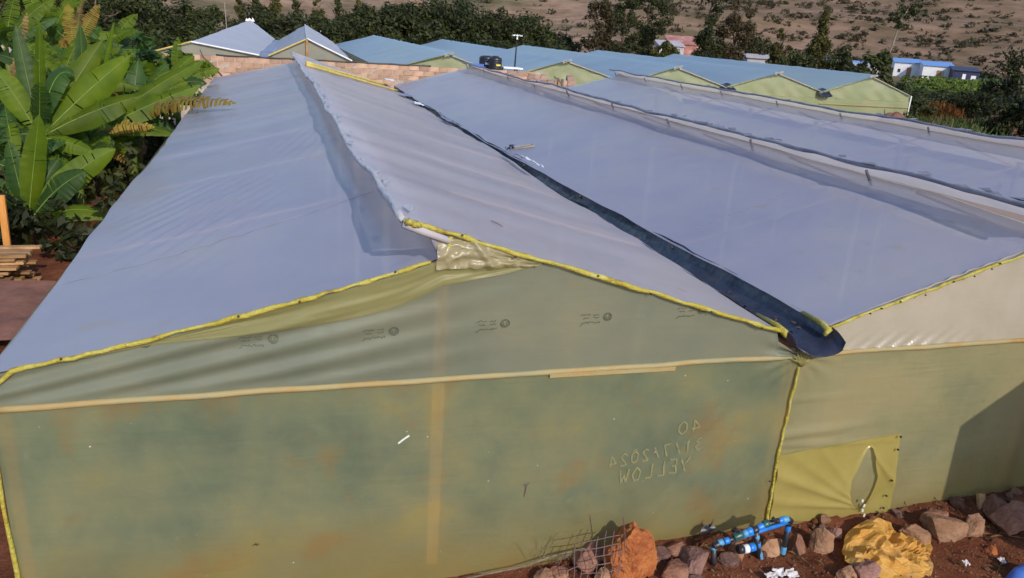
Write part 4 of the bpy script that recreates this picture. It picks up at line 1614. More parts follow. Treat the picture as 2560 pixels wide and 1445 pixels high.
for k, (px, ds, h) in enumerate([(600, 96, 6.4), (645, 102, 6.8), (690, 100, 7.0), (740, 106, 7.2), (795, 104, 7.2), (845, 108, 7.4), (895, 106, 7.2)]):
    tree("cypress_tree", gpt(px, ds), ORD[k] + " slim cypress from the left in the row behind the lilac greenhouse", "tree", 'cone', 1.5, h, h * .92, 'crown_mid' if k % 2 else 'crown_olive', 700, .2, 400 + k, "slim cypresses in a row")

# ---- tall trees right of centre
big = [(1495, 112, 8.5, 2.4, 'column', 'crown_brown', "ragged brownish tree left of the tall dark trees by the rusty roofed house", 1500),
       (1560, 118, 9.5, 2.6, 'column', 'crown_dark', "tall dark tree just left of its taller neighbour near the rusty roofed house", 1700),
       (1622, 122, 12.5, 2.8, 'column', 'crown_mid', "tallest dark tree immediately left of the rusty roofed house", 2000),
       (1675, 108, 4.4, 1.8, 'round', 'crown_olive', "low yellowish bush at the foot of the tall trees by the rusty roofed house", 900),
       (1772, 112, 13.0, 2.6, 'column', 'crown_dark', "very tall dark tree immediately right of the rusty roofed house", 2200),
       (1842, 118, 10.5, 2.6, 'column', 'crown_brown', "brownish tall tree right of the darkest tall tree", 1700),
       (1955, 116, 7.5, 1.5, 'cone', 'crown_olive', "yellow green pointed conifer in front of the scrubby hill", 1100),
       (2060, 108, 9.2, 2.3, 'cone', 'crown_olive', "large olive conifer standing left of the blue roofed sheds", 1900),
       (1905, 128, 6.0, 2.4, 'round', 'crown_mid', "round dark tree behind the yellow green conifer", 1000),
       (2120, 102, 5.2, 2.2, 'round', 'crown_dark', "round dark tree below the blue roofed sheds", 1000),
       (2160, 96, 3.8, 1.7, 'round', 'crown_dark', "small round dark tree right under the blue roofed sheds", 900),
       (2005, 100, 4.2, 2.2, 'round', 'crown_mid', "low spreading tree at the ridge of the blue green greenhouse", 900),
       (2212, 84, 4.2, 1.6, 'column', 'crown_mid', "leafy thin trunked tree beside the last lime gable", 900),
       (2236, 92, 2.8, 1.0, 'column', 'crown_olive', "slender sapling left of the first white hut", 600)]
for k, (px, ds, h, R_, sh, mt, lab, n) in enumerate(big):
    tree("tall_tree" if h > 8 else "bush_tree", gpt(px, ds), lab, "tree", sh, R_, h, h * (.93 if h > 5 else .85), mt, n, .24, 500 + k, tr=.2)
# eucalyptus with a long bare trunk
p = gpt(2203, 118)
eu = thing("eucalyptus_tree", p, "tall eucalyptus with a long thin bare trunk left of the white huts", "tree")
top = at(2275, 15, y=p.y)
mb = MB()
rr = random.Random(9)
mid_ = at(2232, 112, y=p.y)
mb.tube([p, at(2212, 160, y=p.y), mid_, at(2248, 62, y=p.y), top], [.16, .13, .11, .10, .05], 7)
mb.build("trunk", M['palebark'], eu, True)
mb = MB()
for (px, py, R_) in ((2255, 40, 1.5), (2268, 15, 1.6), (2240, 52, 1.1), (2290, 30, 1.2), (2275, -10, 1.8), (2300, -25, 1.6)):
    c = crown_mesh('round', R_, R_ * 2, 420, .2, px, 9)
    q0 = at(px, py, y=p.y) - Vector((0, 0, R_))
    for q in c.v:
        q += q0
    mb.add(c.v, c.f)
mb.build("crown", M['crown_dark'], eu)

# ---- scrub on the hill
SB = []
for k in range(4):
    SB.append(crown_mesh('round', 1.0, 1.1, 190, .15, 900 + k, 7).mesh("scrub", mats=[M['scrub']]))
rr = random.Random(55)
cnt = 0
while cnt < 270:
    px = rr.uniform(1180, 2600) if rr.random() < .85 else rr.uniform(-50, 1180)
    ds = rr.uniform(190, 560)
    p = gpt(px, ds)
    dd = p - CAM
    zz = dd.dot(_fw)
    py = 722.5 - FPX * dd.dot(_up) / zz
    if py > 160 or py < -40:
        continue
    if px < 1480 and rr.random() < .72:
        continue
    o = inst("scrub_bush", SB[rr.randrange(4)], None, p - Vector((0, 0, .2)), (0, 0, rr.uniform(0, 6)), [rr.uniform(1.6, 4.2)] * 2 + [rr.uniform(1.3, 3.0)])
    tag(o, "small dark scrub bush scattered on the bare reddish hillside", "bush", "scrub bushes on the hill")
    cnt += 1
mb = MB()
for k in range(900):
    px = rr.uniform(1050, 2600)
    if px < 1500 and rr.random() < .75:
        continue
    p = gpt(px, rr.uniform(195, 620))
    sz = rr.uniform(.7, 2.4)
    for q in range(16):
        d = Vector((rr.gauss(0, .5), rr.gauss(0, .5), abs(rr.gauss(.3, .3)))) * sz
        a = Vector((rr.gauss(0, 1), rr.gauss(0, 1), rr.gauss(0, 1))).normalized() * .42 * sz
        b_ = a.orthogonal().normalized() * .3 * sz
        mb.add([p + d - a, p + d - b_, p + d + a, p + d + b_], [(0, 1, 2, 3)])
tag(mb.build("low_scrub", M['scrub']), "low dark scrub speckling the far hillside", None, None, 'stuff')
for k, (px, ds, s) in enumerate(((1337, 150, 1.9), (1520, 200, 2.2))):
    o = inst("scrub_bush", SB[k], None, gpt(px, ds), (0, 0, k), (s, s, s))
    tag(o, ("lone round bush on the pale bare slope above the tanks", "dark bush high on the slope left of the rusty roofed house")[k], "bush")


# ================================================================== FAR BUILDINGS
def hut(px, ds, w_, d_, h, label, wallm, roofm, rot, doors, name="hut", pitch=.16):
    p = gpt(px, ds)
    t = thing(name, (0, 0, 0), label, "hut" if name == "hut" else "house")
    mb = MB()
    mb.box((0, 0, h / 2), (w_, d_, h))
    wall = mb.build("wall", M[wallm], t)
    mb = MB()
    mb.add([(-w_ / 2 - .25, -d_ / 2 - .3, h), (w_ / 2 + .25, -d_ / 2 - .3, h), (w_ / 2 + .25, d_ / 2 + .3, h + d_ * pitch), (-w_ / 2 - .25, d_ / 2 + .3, h + d_ * pitch),
            (-w_ / 2 - .25, -d_ / 2 - .3, h + .08), (w_ / 2 + .25, -d_ / 2 - .3, h + .08), (w_ / 2 + .25, d_ / 2 + .3, h + d_ * pitch + .08), (-w_ / 2 - .25, d_ / 2 + .3, h + d_ * pitch + .08)],
           [(3, 2, 1, 0), (4, 5, 6, 7), (0, 1, 5, 4), (1, 2, 6, 5), (2, 3, 7, 6), (3, 0, 4, 7)])
    mb.build("roof", M[roofm], t)
    mb = MB()
    mb.add([(-w_ / 2 + .01, -d_ / 2, h), (-w_ / 2 + .01, d_ / 2, h), (-w_ / 2 + .01, d_ / 2, h + d_ * pitch - .1)], [(0, 1, 2)])
    mb.add([(w_ / 2 - .01, -d_ / 2, h), (w_ / 2 - .01, d_ / 2, h), (w_ / 2 - .01, d_ / 2, h + d_ * pitch - .1)], [(0, 2, 1)])
    mb.build("gable", M[wallm], t)
    for (x, ww, z0, z1, mm, nm) in doors:
        mb = MB()
        mb.box((x, -d_ / 2 - .03, (z0 + z1) / 2), (ww, .06, z1 - z0))
        mb.build(nm, M[mm], t)
    t.location = p
    t.rotation_euler = (0, 0, rot)
    return t


RZ = -.62
hut(2288, 195, 5.2, 5.0, 2.9, "white hut with a blue roof, leftmost of the three beyond the crops", 'whitewall', 'blueiron', RZ, [(.4, .9, 0, 2.0, 'doorbrown', 'door'), (-1.5, .5, .9, 1.6, 'darkwin', 'window')])
hut(2366, 190, 5.6, 5.2, 2.8, "white hut with blue roof and open brown doorway, middle of three", 'whitewall', 'blueiron', RZ, [(.3, .9, 0, 2.0, 'doorbrown', 'door'), (1.0, .5, 0, 2.0, 'greywall', 'door')])
hut(2440, 186, 4.6, 4.2, 2.3, "dark navy shed with white door right of the white huts", 'navy', 'navy', RZ, [(-.3, .6, 0, 1.7, 'white', 'door'), (1.4, .9, 0, 1.5, 'whitewall', 'panel')])
hut(2140, 185, 8.5, 4.0, 2.0, "low grey shed with a pale blue roof behind the dark round trees", 'greywall', 'blueiron', -.5, [(-1.5, .8, 0, 1.8, 'darkwin', 'door')])
hut(2185, 172, 4.5, 3.6, 1.8, "small lilac shed right of the low grey shed", 'greywall', 'greywall', -.5, [(0, .8, 0, 1.6, 'darkwin', 'door')])
hut(1906, 124, 3.4, 3.0, 2.6, "narrow lilac grey building left of the yellow green conifer", 'greywall', 'greywall', -.35, [(0, .7, 0, 1.8, 'darkwin', 'door'), (1.1, .5, 1.4, 1.9, 'white', 'window')])
hut(1680, 172, 5.0, 5, 3.0, "grey lilac house with a dark door below the rusty roofs", 'greywall', 'greywall', -.25, [(-.4, 1.0, 0, 2.2, 'darkwin', 'door'), (1.2, .9, 0, 2.3, 'whitewall', 'panel')], "house", .2)
hut(1722, 184, 8.5, 5, 3.6, "long house with patchy rusty red and white roof sheets on the slope", 'rustroof', 'rustroof', -.25, [(-2, 1.0, 1.0, 2.2, 'darkwin', 'window'), (1.5, 1.0, 1.0, 2.2, 'darkwin', 'window')], "house", .35)
hut(368, 150, 4.5, 4, 2.4, "white roofed hut far off above the bananas", 'greywall', 'white', -.1, [(0, .8, 0, 1.8, 'darkwin', 'door')])
hut(775, 168, 4.5, 4, 2.6, "pale tan hut glimpsed between the slim cypresses", 'whitewall', 'greywall', -.1, [(0, .8, 0, 1.8, 'darkwin', 'door')])
p = gpt(1716, 166)
mb = MB()
mb.box(p + Vector((0, 0, .5)), (1.0, .5, 1.0), jit=.15, rnd=random.Random(1))
tag(mb.build("red_bundle", M['red']), "bright red bundle on the ground in front of the rusty roofed house", "bundle")
# green field below the hill on the right
mb = MB()
fv = []
a, b_, c_, d_ = gpt(2275, 205), gpt(2640, 198), gpt(2640, 270), gpt(2290, 255)
mb.grid(lambda u, v: (lambda p: Vector((p.x, p.y, ground_z(p.x, p.y) + .25)))(a.lerp(b_, u).lerp(d_.lerp(c_, u), v)), 24, 12)
tag(mb.build("green_field", M['field'], None, True), kind='structure')

# ---------------------------------------------------------------- right hand vegetation
mb = MB()
rr = random.Random(61)
for k in range(520):                      # bright broad leaved crop beneath the huts
    px, ds = rr.uniform(2285, 2530), rr.uniform(96, 165)
    if px < 2360 and rr.random() < .6:
        continue
    p = gpt(px, ds)
    h = rr.uniform(.6, 1.5)
    for q in range(7):
        a = rr.uniform(0, 6.28)
        b0 = p + Vector((0, 0, h * .55))
        d = Vector((cos(a), sin(a), .0))
        s = rr.uniform(.5, 1.0)
        w_ = d.cross(Vector((0, 0, 1))) * .17
        m_ = b0 + d * s * .5 + Vector((0, 0, h * .45))
        e = b0 + d * s + Vector((0, 0, h * rr.uniform(.05, .5)))
        mb.add([b0, m_ - w_, e, m_ + w_], [(0, 1, 2, 3)])
tag(mb.build("leafy_crop", M['lime']), "patch of bright lime green leafy crop below the white huts", None, None, 'stuff')
mb = MB()
for k in range(240):
    px, ds = rr.uniform(2225, 2420), rr.uniform(92, 128)
    p = gpt(px, ds)
    c = crown_mesh('round', .7, .9, 26, .2, k, 3)
    for q in c.v:
        q += p
    mb.add(c.v, c.f)
tag(mb.build("low_crop", M['crop']), "dark green low crop in front of the white huts", None, None, 'stuff')


def spiky(name, loc, h, n, mat, seed, label, cat, group, spread=.35):
    rr = random.Random(seed)
    mb = MB()
    for k in range(n):
        a = rr.uniform(0, 6.28)
        b0 = Vector((rr.gauss(0, spread), rr.gauss(0, spread), 0))
        lean = Vector((cos(a), sin(a), 0)) * rr.uniform(.1, .45) * h
        hh = h * rr.uniform(.6, 1.1)
        w_ = lean.cross(Vector((0, 0, 1))).normalized() * rr.uniform(.035, .08)
        m_ = b0 + lean * .4 + Vector((0, 0, hh * .6))
        e = b0 + lean + Vector((0, 0, hh))
        mb.add([b0 - w_ * .5, b0 + w_ * .5, m_ + w_, e, m_ - w_], [(0, 1, 2, 3, 4)])
    c = crown_mesh('column', spread * .9, h * .85, 70, .085, seed + 5, 12)
    mb.add(c.v, c.f)
    o = mb.build(name, M[mat])
    o.location = loc
    return tag(o, label, cat, group)


rr = random.Random(71)
for k in range(60):
    px = rr.uniform(2290, 2580)
    ds = rr.uniform(42, 56)
    spiky("spike_plant", gpt(px, ds), rr.uniform(.9, 1.5), 20, 'sage' if rr.random() < .55 else 'crop', k, "pale green spiky plant in the rough patch behind the third roof", "plant", "spiky plants right of the lime gables", .42)
for k in range(9):
    spiky("red_leaved_plant", gpt(rr.uniform(2362, 2432), rr.uniform(60, 70)), rr.uniform(.9, 1.5), 44, 'redleaf', 200 + k, "orange red leaved plant in the patch right of the lime gables", "plant", "red leaved plants", .5)
for k, (px, ds, h, R_, mt, lab) in enumerate(((2560, 60, 5.0, 1.7, 'crown_dark', "large black green bush at the right edge behind the third roof"), (2600, 52, 3.4, 1.6, 'crown_dark', "dark bush cut off by the right frame edge"),
                                               (2500, 74, 2.2, 1.8, 'crown_dark', "dark low bush left of the large black green one"), (2430, 78, 1.7, 1.8, 'crown_dark', "dark shrub below the lime crop right of the centre shrub"),
                                               (2350, 74, 1.6, 2.0, 'crown_dark', "dark shrub directly below the lime crop"), (2300, 66, 2.6, 1.6, 'crown_mid', "olive brown shrub beside the last lime gable corner"),
                                               (2330, 60, 1.9, 1.3, 'crown_mid', "feathery olive shrub just behind the red dirt mound"), (2400, 92, 1.4, 1.6, 'crown_mid', "small shrub behind the dark shrubs below the crop"))):
    tree("dense_bush", gpt(px, ds), lab, "bush", 'round', R_, h, h * .95, mt, 1100, .16, 700 + k, tr=.08)
# dirt mound
c = gpt(2288, 52)
mb = MB()


def mound(u, v):
    a = u * 2 * pi
    r = 1.25 * v
    return c + Vector((r * cos(a), r * sin(a), 1.25 * (1 - v * v) ** .8 * (1 + .1 * nz(cos(a) * 2, sin(a) * 2, v * 3)) - .05))


mb.grid(mound, 36, 10, flip=True)
tag(mb.build("dirt_mound", M['mound'], None, True), "rounded red dirt mound beside the last lime gable", "mound")


# ================================================================== BANANA GROVE
def bez(a, b_, c, t):
    return a * (1 - t) ** 2 + b_ * 2 * t * (1 - t) + c * t * t


def leaf_mesh(B, T, lift, w_, face, fold, tear, seed, petiole=.12, droop=.25, curl=0.0):
    """banana blade: torn strips either side of a midrib that arches from B to T"""
    rr = random.Random(seed)
    B, T = Vector(B), Vector(T)
    w_ = w_ * .70
    mid_ = B.lerp(T, .5) + Vector((0, 0, lift))
    mb = MB()
    n = 26
    face = Vector(face).normalized()
    rib = [bez(B, mid_, T, k / n) for k in range(n + 1)]
    Ln = (T - B).length
    mb.tube(rib, [.012 * (w_ / .5) * (1 - .85 * k / n) for k in range(n + 1)], 5, 1)
    for side in (-1, 1):
        off = rr.uniform(-.1, .1)
        broken = 0
        gapv = 0
        for k in range(n):
            t0, t1 = k / n, (k + 1) / n
            if t1 < petiole:
                continue
            if rr.random() < tear:
                gapv = rr.uniform(.15, .45)
                off = rr.uniform(-.35, .35) * min(1, tear * 3)
            else:
                gapv = 0.0
            tt = [t0, t1 - gapv / n]
            row = []
            for t in tt:
                tn = (t - petiole) / (1 - petiole)
                tn = max(0, min(1, tn))
                prof = (sin(pi * min(1, (tn ** .85) * .93 + .045))) ** .7 if 0 < tn < 1 else .0
                if tn > .9:
                    prof *= sqrt(max(0, (1 - tn) / .1)) * .9 + .1
                hw = w_ / 2 * prof * (1 + .10 * nz(t * 9, seed, side))
                p = bez(B, mid_, T, t)
                tg = (bez(B, mid_, T, min(1, t + .02)) - bez(B, mid_, T, max(0, t - .02))).normalized()
                s_ = tg.cross(face)
                if s_.length < 1e-4:
                    s_ = tg.orthogonal()
                s_.normalize()
                nn = s_.cross(tg).normalized()
                s_ = s_ * side
                sweep = tg * hw * .22
                cols = []
                for q in range(4):
                    f = q / 3
                    a = fold + (-droop - off) * f
                    cols.append(p + (s_ * cos(a) + nn * sin(a)) * hw * f + sweep * f - Vector((0, 0, 1)) * (droop * .5) * hw * f * f + nn * .006 * sin(t * 90) * f)
                row.append(cols)
            vs = row[0] + row[1]
            fs = [(q, q + 1, 4 + q + 1, 4 + q) for q in range(3)]
            if side < 0:
                fs = [f[::-1] for f in fs]
            mb.add(vs, fs, 0)
    return mb


def banana(base, crown, leaves, label, r0=.13, seed=0):
    """leaves: (tip px, tip py, tip Y, lift, width, face, tear, material, [base override])"""
    t = thing("banana_plant", base, label, "banana plant", "banana plants left of the greenhouse")
    base, crown = Vector(base), Vector(crown)
    mb = MB()
    mb.tube([base.lerp(crown, k / 6) + Vector((.03 * nz(k, seed, 1), .03 * nz(k, seed, 2), 0)) for k in range(7)], [r0 * (1 - .09 * k) for k in range(7)], 9)
    mb.build("pseudostem", M['pstem'], t, True)
    rq = random.Random(seed + 500)
    if len(leaves) >= 9:
        ex = []
        for k in range(7):
            a = rq.uniform(0, 2 * pi)
            e = rq.uniform(-.25, 1.0)
            ln = rq.uniform(.9, 1.5)
            tp_ = crown + Vector((cos(a) * ln * (1.1 - .6 * abs(e)), sin(a) * ln * (1.1 - .6 * abs(e)) + .25, ln * e))
            if tp_.x > -.25:
                continue
            ex.append((tp_, rq.uniform(.1, .4), rq.uniform(.5, .75), (.3 * rq.uniform(-1, 1), -.8, .5), .05, rq.choice((.1, .2, .3)), rq.choice(('bananadark', 'banana', 'banana'))))
        leaves = leaves + ex
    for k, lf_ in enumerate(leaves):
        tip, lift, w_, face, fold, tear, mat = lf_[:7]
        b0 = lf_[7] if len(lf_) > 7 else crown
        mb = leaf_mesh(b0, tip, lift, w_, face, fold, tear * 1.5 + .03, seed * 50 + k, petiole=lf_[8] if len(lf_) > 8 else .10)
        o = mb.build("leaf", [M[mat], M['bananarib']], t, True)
    return t


S = SUN_DIR
UPV = Vector((0, 0, 1))
TOC = Vector((.35, -.8, .5))       # faces turned to the light
# front young plant beside the timber stack
Y = 10.4
cr = at(70, 560, y=Y)
banana(at(66, 655, y=Y).xy.to_3d(), cr, [
    (at(292, 543, y=Y + .2), .42, .62, (.1, -.55, .8), .05, .04, 'banana'),
    (at(290, 372, y=Y + .5), .35, .72, (.3, -.9, .3), .02, .10, 'banana'),
    (at(98, 285, y=Y), .05, .62, (.5, -.85, .1), .1, .0, 'banana'),
    (at(-40, 470, y=Y), .25, .55, (-.1, -.6, .8), .1, .05, 'banana'),
    (at(0, 500, y=Y - .3), .1, .40, (0, -.7, .7), .1, .05, 'bananadark'),
    (at(150, 395, y=Y + .6), .25, .6, (.2, -.9, .3), .0, .05, 'bananadark'),
    (at(20, 350, y=Y + .3), .1, .55, (-.1, -.95, .2), .1, .02, 'bananadark'),
    (at(85, 690, y=Y - .1), -.05, .22, (.2, -.9, .1), 0, .3, 'bananabrown'),
    (at(48, 660, y=Y - .1), -.02, .2, (.1, -.9, .1), 0, .3, 'bananabrown'),
], "young banana plant with a bright fan of leaves behind the timber stack", .10, 1)
# tall plant that carries the big bright leaves
Y = 12.4
cr = at(100, 345, y=Y)
banana(Vector((cr.x - .1, Y, 0)), cr, [
    (at(325, 138, y=Y + .6), .10, .95, (.25, -.8, .45), -.10, .10, 'banana'),
    (at(362, 238, y=Y + .4), .18, .80, (.15, -.85, .45), -.08, .14, 'banana'),
    (at(258, 98, y=Y + .9), .05, .75, (.3, -.85, .3), .0, .05, 'banana'),
    (at(97, 45, y=Y), .02, .40, (.8, -.55, .1), .35, .0, 'banana'),
    (at(185, 190, y=Y + .3), 1.0, .7, (-.3, -.8, .5), .1, .05, 'bananadark'),
    (at(38, 60, y=Y + .3), .1, .5, (.2, -.9, .2), .15, .05, 'bananadark'),
    (at(-30, 160, y=Y), .3, .7, (.1, -.8, .6), .1, .08, 'banana'),
    (at(70, 470, y=Y - .3), .55, .55, (-.2, -.9, .3), .0, .06, 'banana'),
    (at(-20, 400, y=Y - .2), .5, .6, (-.2, -.8, .5), .1, .08, 'bananadark'),
], "tall banana plant with the broadest bright leaves at the left edge", .15, 2)
# plant reaching over the eave
Y = 14.6
cr = at(215, 345, y=Y)
banana(Vector((cr.x - .1, Y, 0)), cr, [
    (at(503, 212, y=Y + .9), .16, .80, (.1, -.85, .5), -.05, .14, 'banana'),
    (at(440, 338, y=Y), .42, .60, (.0, -.5, .85), .05, .08, 'banana'),
    (at(512, 150, y=Y + 1.6), .25, .70, (.1, -.85, .5), -.05, .10, 'banana'),
    (at(286, 52, y=Y + .4), .02, .34, (.8, -.5, .1), .4, .0, 'banana'),
    (at(200, 56, y=Y + .2), .03, .50, (.5, -.85, .1), .2, .02, 'bananadark'),
    (at(388, 318, y=Y - .2), .30, .50, (0, -.7, .6), -.1, .5, 'bananadry'),
    (at(330, 418, y=Y - .3), .35, .5, (-.1, -.8, .5), -.1, .4, 'bananadry'),
    (at(150, 160, y=Y), .4, .7, (-.2, -.9, .4), .1, .05, 'bananadark'),
    (at(265, 260, y=Y + .3), .5, .8, (.2, -.85, .4), 0, .08, 'bananadark'),
    (at(130, 420, y=Y - .3), .5, .7, (-.1, -.9, .3), 0, .1, 'bananadark'),
], "banana plant whose leaves reach out to the greenhouse eave", .14, 3)
# plant with the withered leaf over the roof
Y = 15.4
cr = at(330, 300, y=Y)
banana(Vector((cr.x - .1, Y, 0)), cr, [
    (at(592, 258, y=13.2), .45, .60, (.0, -.75, .6), -.1, .55, 'bananadry'),
    (at(520, 246, y=14.2), .35, .42, (.0, -.75, .6), -.1, .6, 'bananabrown'),
    (at(470, 205, y=Y + .3), .28, .60, (.1, -.8, .5), 0, .2, 'banana'),
    (at(345, 150, y=Y + .5), .1, .7, (.2, -.9, .3), 0, .12, 'bananadark'),
    (at(440, 330, y=Y - .3), .25, .5, (0, -.7, .7), 0, .15, 'bananadark'),
    (at(250, 200, y=Y + .2), .3, .6, (-.1, -.9, .4), 0, .12, 'banana'),
], "banana plant holding a withered yellow brown leaf over the roof edge", .13, 4)
Y = 20.5
cr = at(440, 215, y=Y)
banana(Vector((cr.x, Y, 0)), cr, [
    (at(550, 172, y=Y + .3), .20, .55, (.0, -.85, .5), -.1, .3, 'banana'),
    (at(445, 92, y=Y), .05, .5, (.4, -.9, .2), .1, .1, 'banana'),
    (at(395, 130, y=Y + .3), .2, .5, (-.1, -.9, .4), .05, .15, 'banana'),
    (at(500, 150, y=Y + .6), .15, .5, (.1, -.9, .4), .05, .2, 'banana'),
    (at(360, 170, y=Y), .3, .5, (-.2, -.9, .4), .05, .15, 'bananadark'),
    (at(490, 250, y=Y - .3), .3, .5, (0, -.8, .5), 0, .2, 'bananadark'),
], "smaller banana plant near the far end of the long eave", .12, 5)
# tall withered plants behind
Y = 17.5
cr = at(185, 130, y=Y)
banana(Vector((cr.x - .1, Y, 0)), cr, [
    (at(170, 8, y=Y), .05, .55, (.4, -.9, .2), -.2, .8, 'bananadry'),
    (at(250, 10, y=Y + .3), .10, .50, (.4, -.9, .2), -.2, .8, 'bananadry'),
    (at(205, 0, y=Y + .2), .05, .35, (.2, -.9, .2), -.3, .9, 'bananabrown'),
    (at(150, 120, y=Y), .5, .5, (-.3, -.9, .2), -.2, .7, 'bananadry'),
    (at(235, 150, y=Y + .2), .6, .5, (.3, -.9, .2), -.2, .6, 'bananabrown'),
    (at(250, 70, y=Y + .5), .3, .6, (.3, -.9, .2), 0, .2, 'bananadark'),
    (at(110, 60, y=Y + .5), .3, .6, (-.3, -.9, .2), 0, .2, 'bananadark'),
], "tall banana plant with feathery withered yellow top leaves", .14, 6)
Y = 13.6
cr = at(25, 250, y=Y)
banana(Vector((cr.x - .1, Y, 0)), cr, [
    (at(48, 130, y=Y), .02, .30, (.3, -.9, .2), -.3, .7, 'bananabrown'),
    (at(68, 30, y=Y + .3), .05, .35, (.3, -.9, .2), -.3, .7, 'bananabrown'),
    (at(35, 245, y=Y - .4), .5, .6, (-.2, -.9, .4), 0, .1, 'bananadark'),
    (at(-60, 130, y=Y), .2, .6, (-.1, -.8, .5), .1, .1, 'bananadark'),
    (at(105, 250, y=Y - .3), .35, .5, (.3, -.85, .4), .3, .0, 'banana'),
    (at(-20, 330, y=Y), .4, .6, (-.1, -.8, .5), .1, .1, 'bananadark'),
    (at(80, 330, y=Y + .2), .3, .7, (.2, -.9, .3), .1, .05, 'bananadark'),
], "banana plant with a hanging brown leaf at the far left edge", .14, 7)
# ragged plants that fill the grove up to the eave
rr = random.Random(188)
for k, (px, py, yy, ln0, lab) in enumerate(((335, 270, 16.2, 1.5, "ragged banana plant directly beside the eave under the withered leaf"), (410, 235, 18.3, 1.4, "ragged banana plant between the withered leaf and the block wall"),
                                            (255, 235, 18.0, 1.7, "ragged banana plant behind the broadest bright leaves"), (150, 215, 15.0, 1.7, "shaded banana plant behind the left upright leaves"),
                                            (40, 430, 11.6, 1.3, "low banana plant above the orange timber post"), (195, 440, 13.2, 1.1, "small dark banana plant in the shade by the eave"),
                                            (15, 120, 16.5, 1.9, "tall banana plant at the top left corner behind the others"), (125, 105, 18.5, 1.7, "tall banana plant just left of the withered yellow top leaves"),
                                            (265, 130, 21.0, 1.6, "banana plant right of the withered yellow top leaves"))):
    cr = at(px, py, y=yy)
    lv = []
    for q in range(10):
        a = q * 2.4 + rr.uniform(-.3, .3)
        ln = ln0 * rr.uniform(.75, 1.1)
        e = rr.uniform(-.1, .8)
        tip = cr + Vector((cos(a) * ln * (1 - .5 * abs(e)), sin(a) * ln * (1 - .5 * abs(e)), ln * e))
        if tip.x > .1:
            tip.x = .1 + .3 * (tip.x - .1)
            tip.z = max(tip.z, 2.4)
        lv.append((tip, rr.uniform(.15, .45), rr.uniform(.45, .65), (.25 * rr.uniform(-1, 1), -.7, .6), .05, rr.choice((.1, .2, .35)), rr.choice(('bananadark', 'banana', 'banana', 'bananadry') if k < 3 else ('bananadark', 'banana', 'banana') if k > 5 else ('bananadark', 'bananadark', 'banana'))))
    banana((cr.x, yy, 0), cr, lv, lab, .12, 60 + k)
# fill plants deeper in the grove
rr = random.Random(88)
for k, (x, y, h) in enumerate([(-4.4, 17.5, 3.0), (-5.6, 15.0, 3.2), (-6.4, 19.0, 3.3), (-3.6, 22.5, 2.6), (-7.6, 22.5, 3.0), (-2.2, 18.5, 2.0), (-2.0, 15.0, 1.7), (-5.2, 24.5, 2.6), (-1.6, 22.0, 1.8), (-9.0, 25.0, 3.2)]):
    cr = Vector((x, y, h * .72))
    lv = []
    for q in range(9):
        a = q * 2.4 + rr.uniform(-.3, .3)
        ln = h * rr.uniform(.5, .72)
        e = rr.uniform(.15, 1.0)
        tip = cr + Vector((cos(a) * ln * (1.15 - .5 * e), sin(a) * ln * (1.15 - .5 * e), ln * e - .25))
        lv.append((tip, rr.uniform(.15, .4), rr.uniform(.5, .75), (.2 * rr.uniform(-1, 1), -.6, .7), .05, rr.choice((.05, .15, .3)), rr.choice(('bananadark', 'bananadark', 'banana'))))
    lab = "banana plant half hidden deeper in the grove left of the greenhouse"
    banana((x, y, 0), cr, lv, lab, .13, 20 + k)
# broad leaved shrub thicket between them
for k, (px, py, yy, R_, mt) in enumerate(((310, 215, 17.0, .8, 'banana'), (360, 190, 20.0, .9, 'bananadark'), (420, 195, 21.0, .8, 'bananadark'), (300, 160, 22.0, 1.0, 'bananadark'), (480, 200, 23.0, .7, 'banana'))):
    c = at(px, py, y=yy)
    t = thing("leafy_shrub", (c.x, yy, 0), ORD[(1, 2, 3, 0, 4)[k]] + " broad leaved shrub from the left between the bananas and the wall", "shrub", "leafy shrubs among the bananas")
    mb = trunk_mesh(c.z, .05, R_ * .6, k)
    for q in mb.v:
        q += Vector((c.x, yy, 0))
    mb.build("stem", M['bark'], t)
    mb = crown_mesh('round', R_, R_ * 2.2, 420, .17, 800 + k, 14)
    for q in mb.v:
        q += Vector((c.x, yy, c.z - R_ * 1.1))
    mb.build("foliage", M[mt], t)
mb = MB()
for k in range(110):
    x, y = rr.uniform(-7, -.75), 9.3 + 15 * rr.random() ** 1.6
    c = crown_mesh('round', rr.uniform(.4, .8), rr.uniform(.8, 1.6), 90, .14, 1000 + k, 6)
    for q in c.v:
        q += Vector((x, y, 0))
    mb.add(c.v, c.f)
tag(mb.build("undergrowth", M['crown_dark']), "dark undergrowth below the banana leaves", None, None, 'stuff')

# ---------------------------------------------------------------- timber stack, post
rr = random.Random(17)
cx, cy_ = -2.25, 8.6
top_r = at(120, 690, y=8.3)
k = 0
for lay in range(10):
    for row in range(3):
        z = .06 + lay * .062
        ln = rr.uniform(2.2, 3.2)
        xr = top_r.x + rr.uniform(-.35, .10) - .02 * (10 - lay)
        mb = MB()
        mb.box((xr - ln / 2, 7.75 + row * .26 + rr.uniform(-.05, .05), z + rr.uniform(-.006, .006)), (ln, rr.uniform(.09, .2), rr.uniform(.028, .05)), rz=rr.uniform(-.06, .06), ry=rr.uniform(-.012, .012))
        o = mb.build("plank", M['wood'])
        tag(o, "rough sawn plank in the " + ORD[9 - lay] + " layer from the top of the timber stack", "plank", "planks in the timber stack")
        k += 1
b_, t_ = at(18, 690, y=8.75), at(13, 488, y=8.75)
mb = MB()
mb.box(((b_.x + t_.x) / 2, 8.75, t_.z / 2), (.10, .06, t_.z), ry=.02)
tag(mb.build("timber_post", M['orangewood']), "upright orange timber post standing behind the timber stack", "post")
mb = MB()
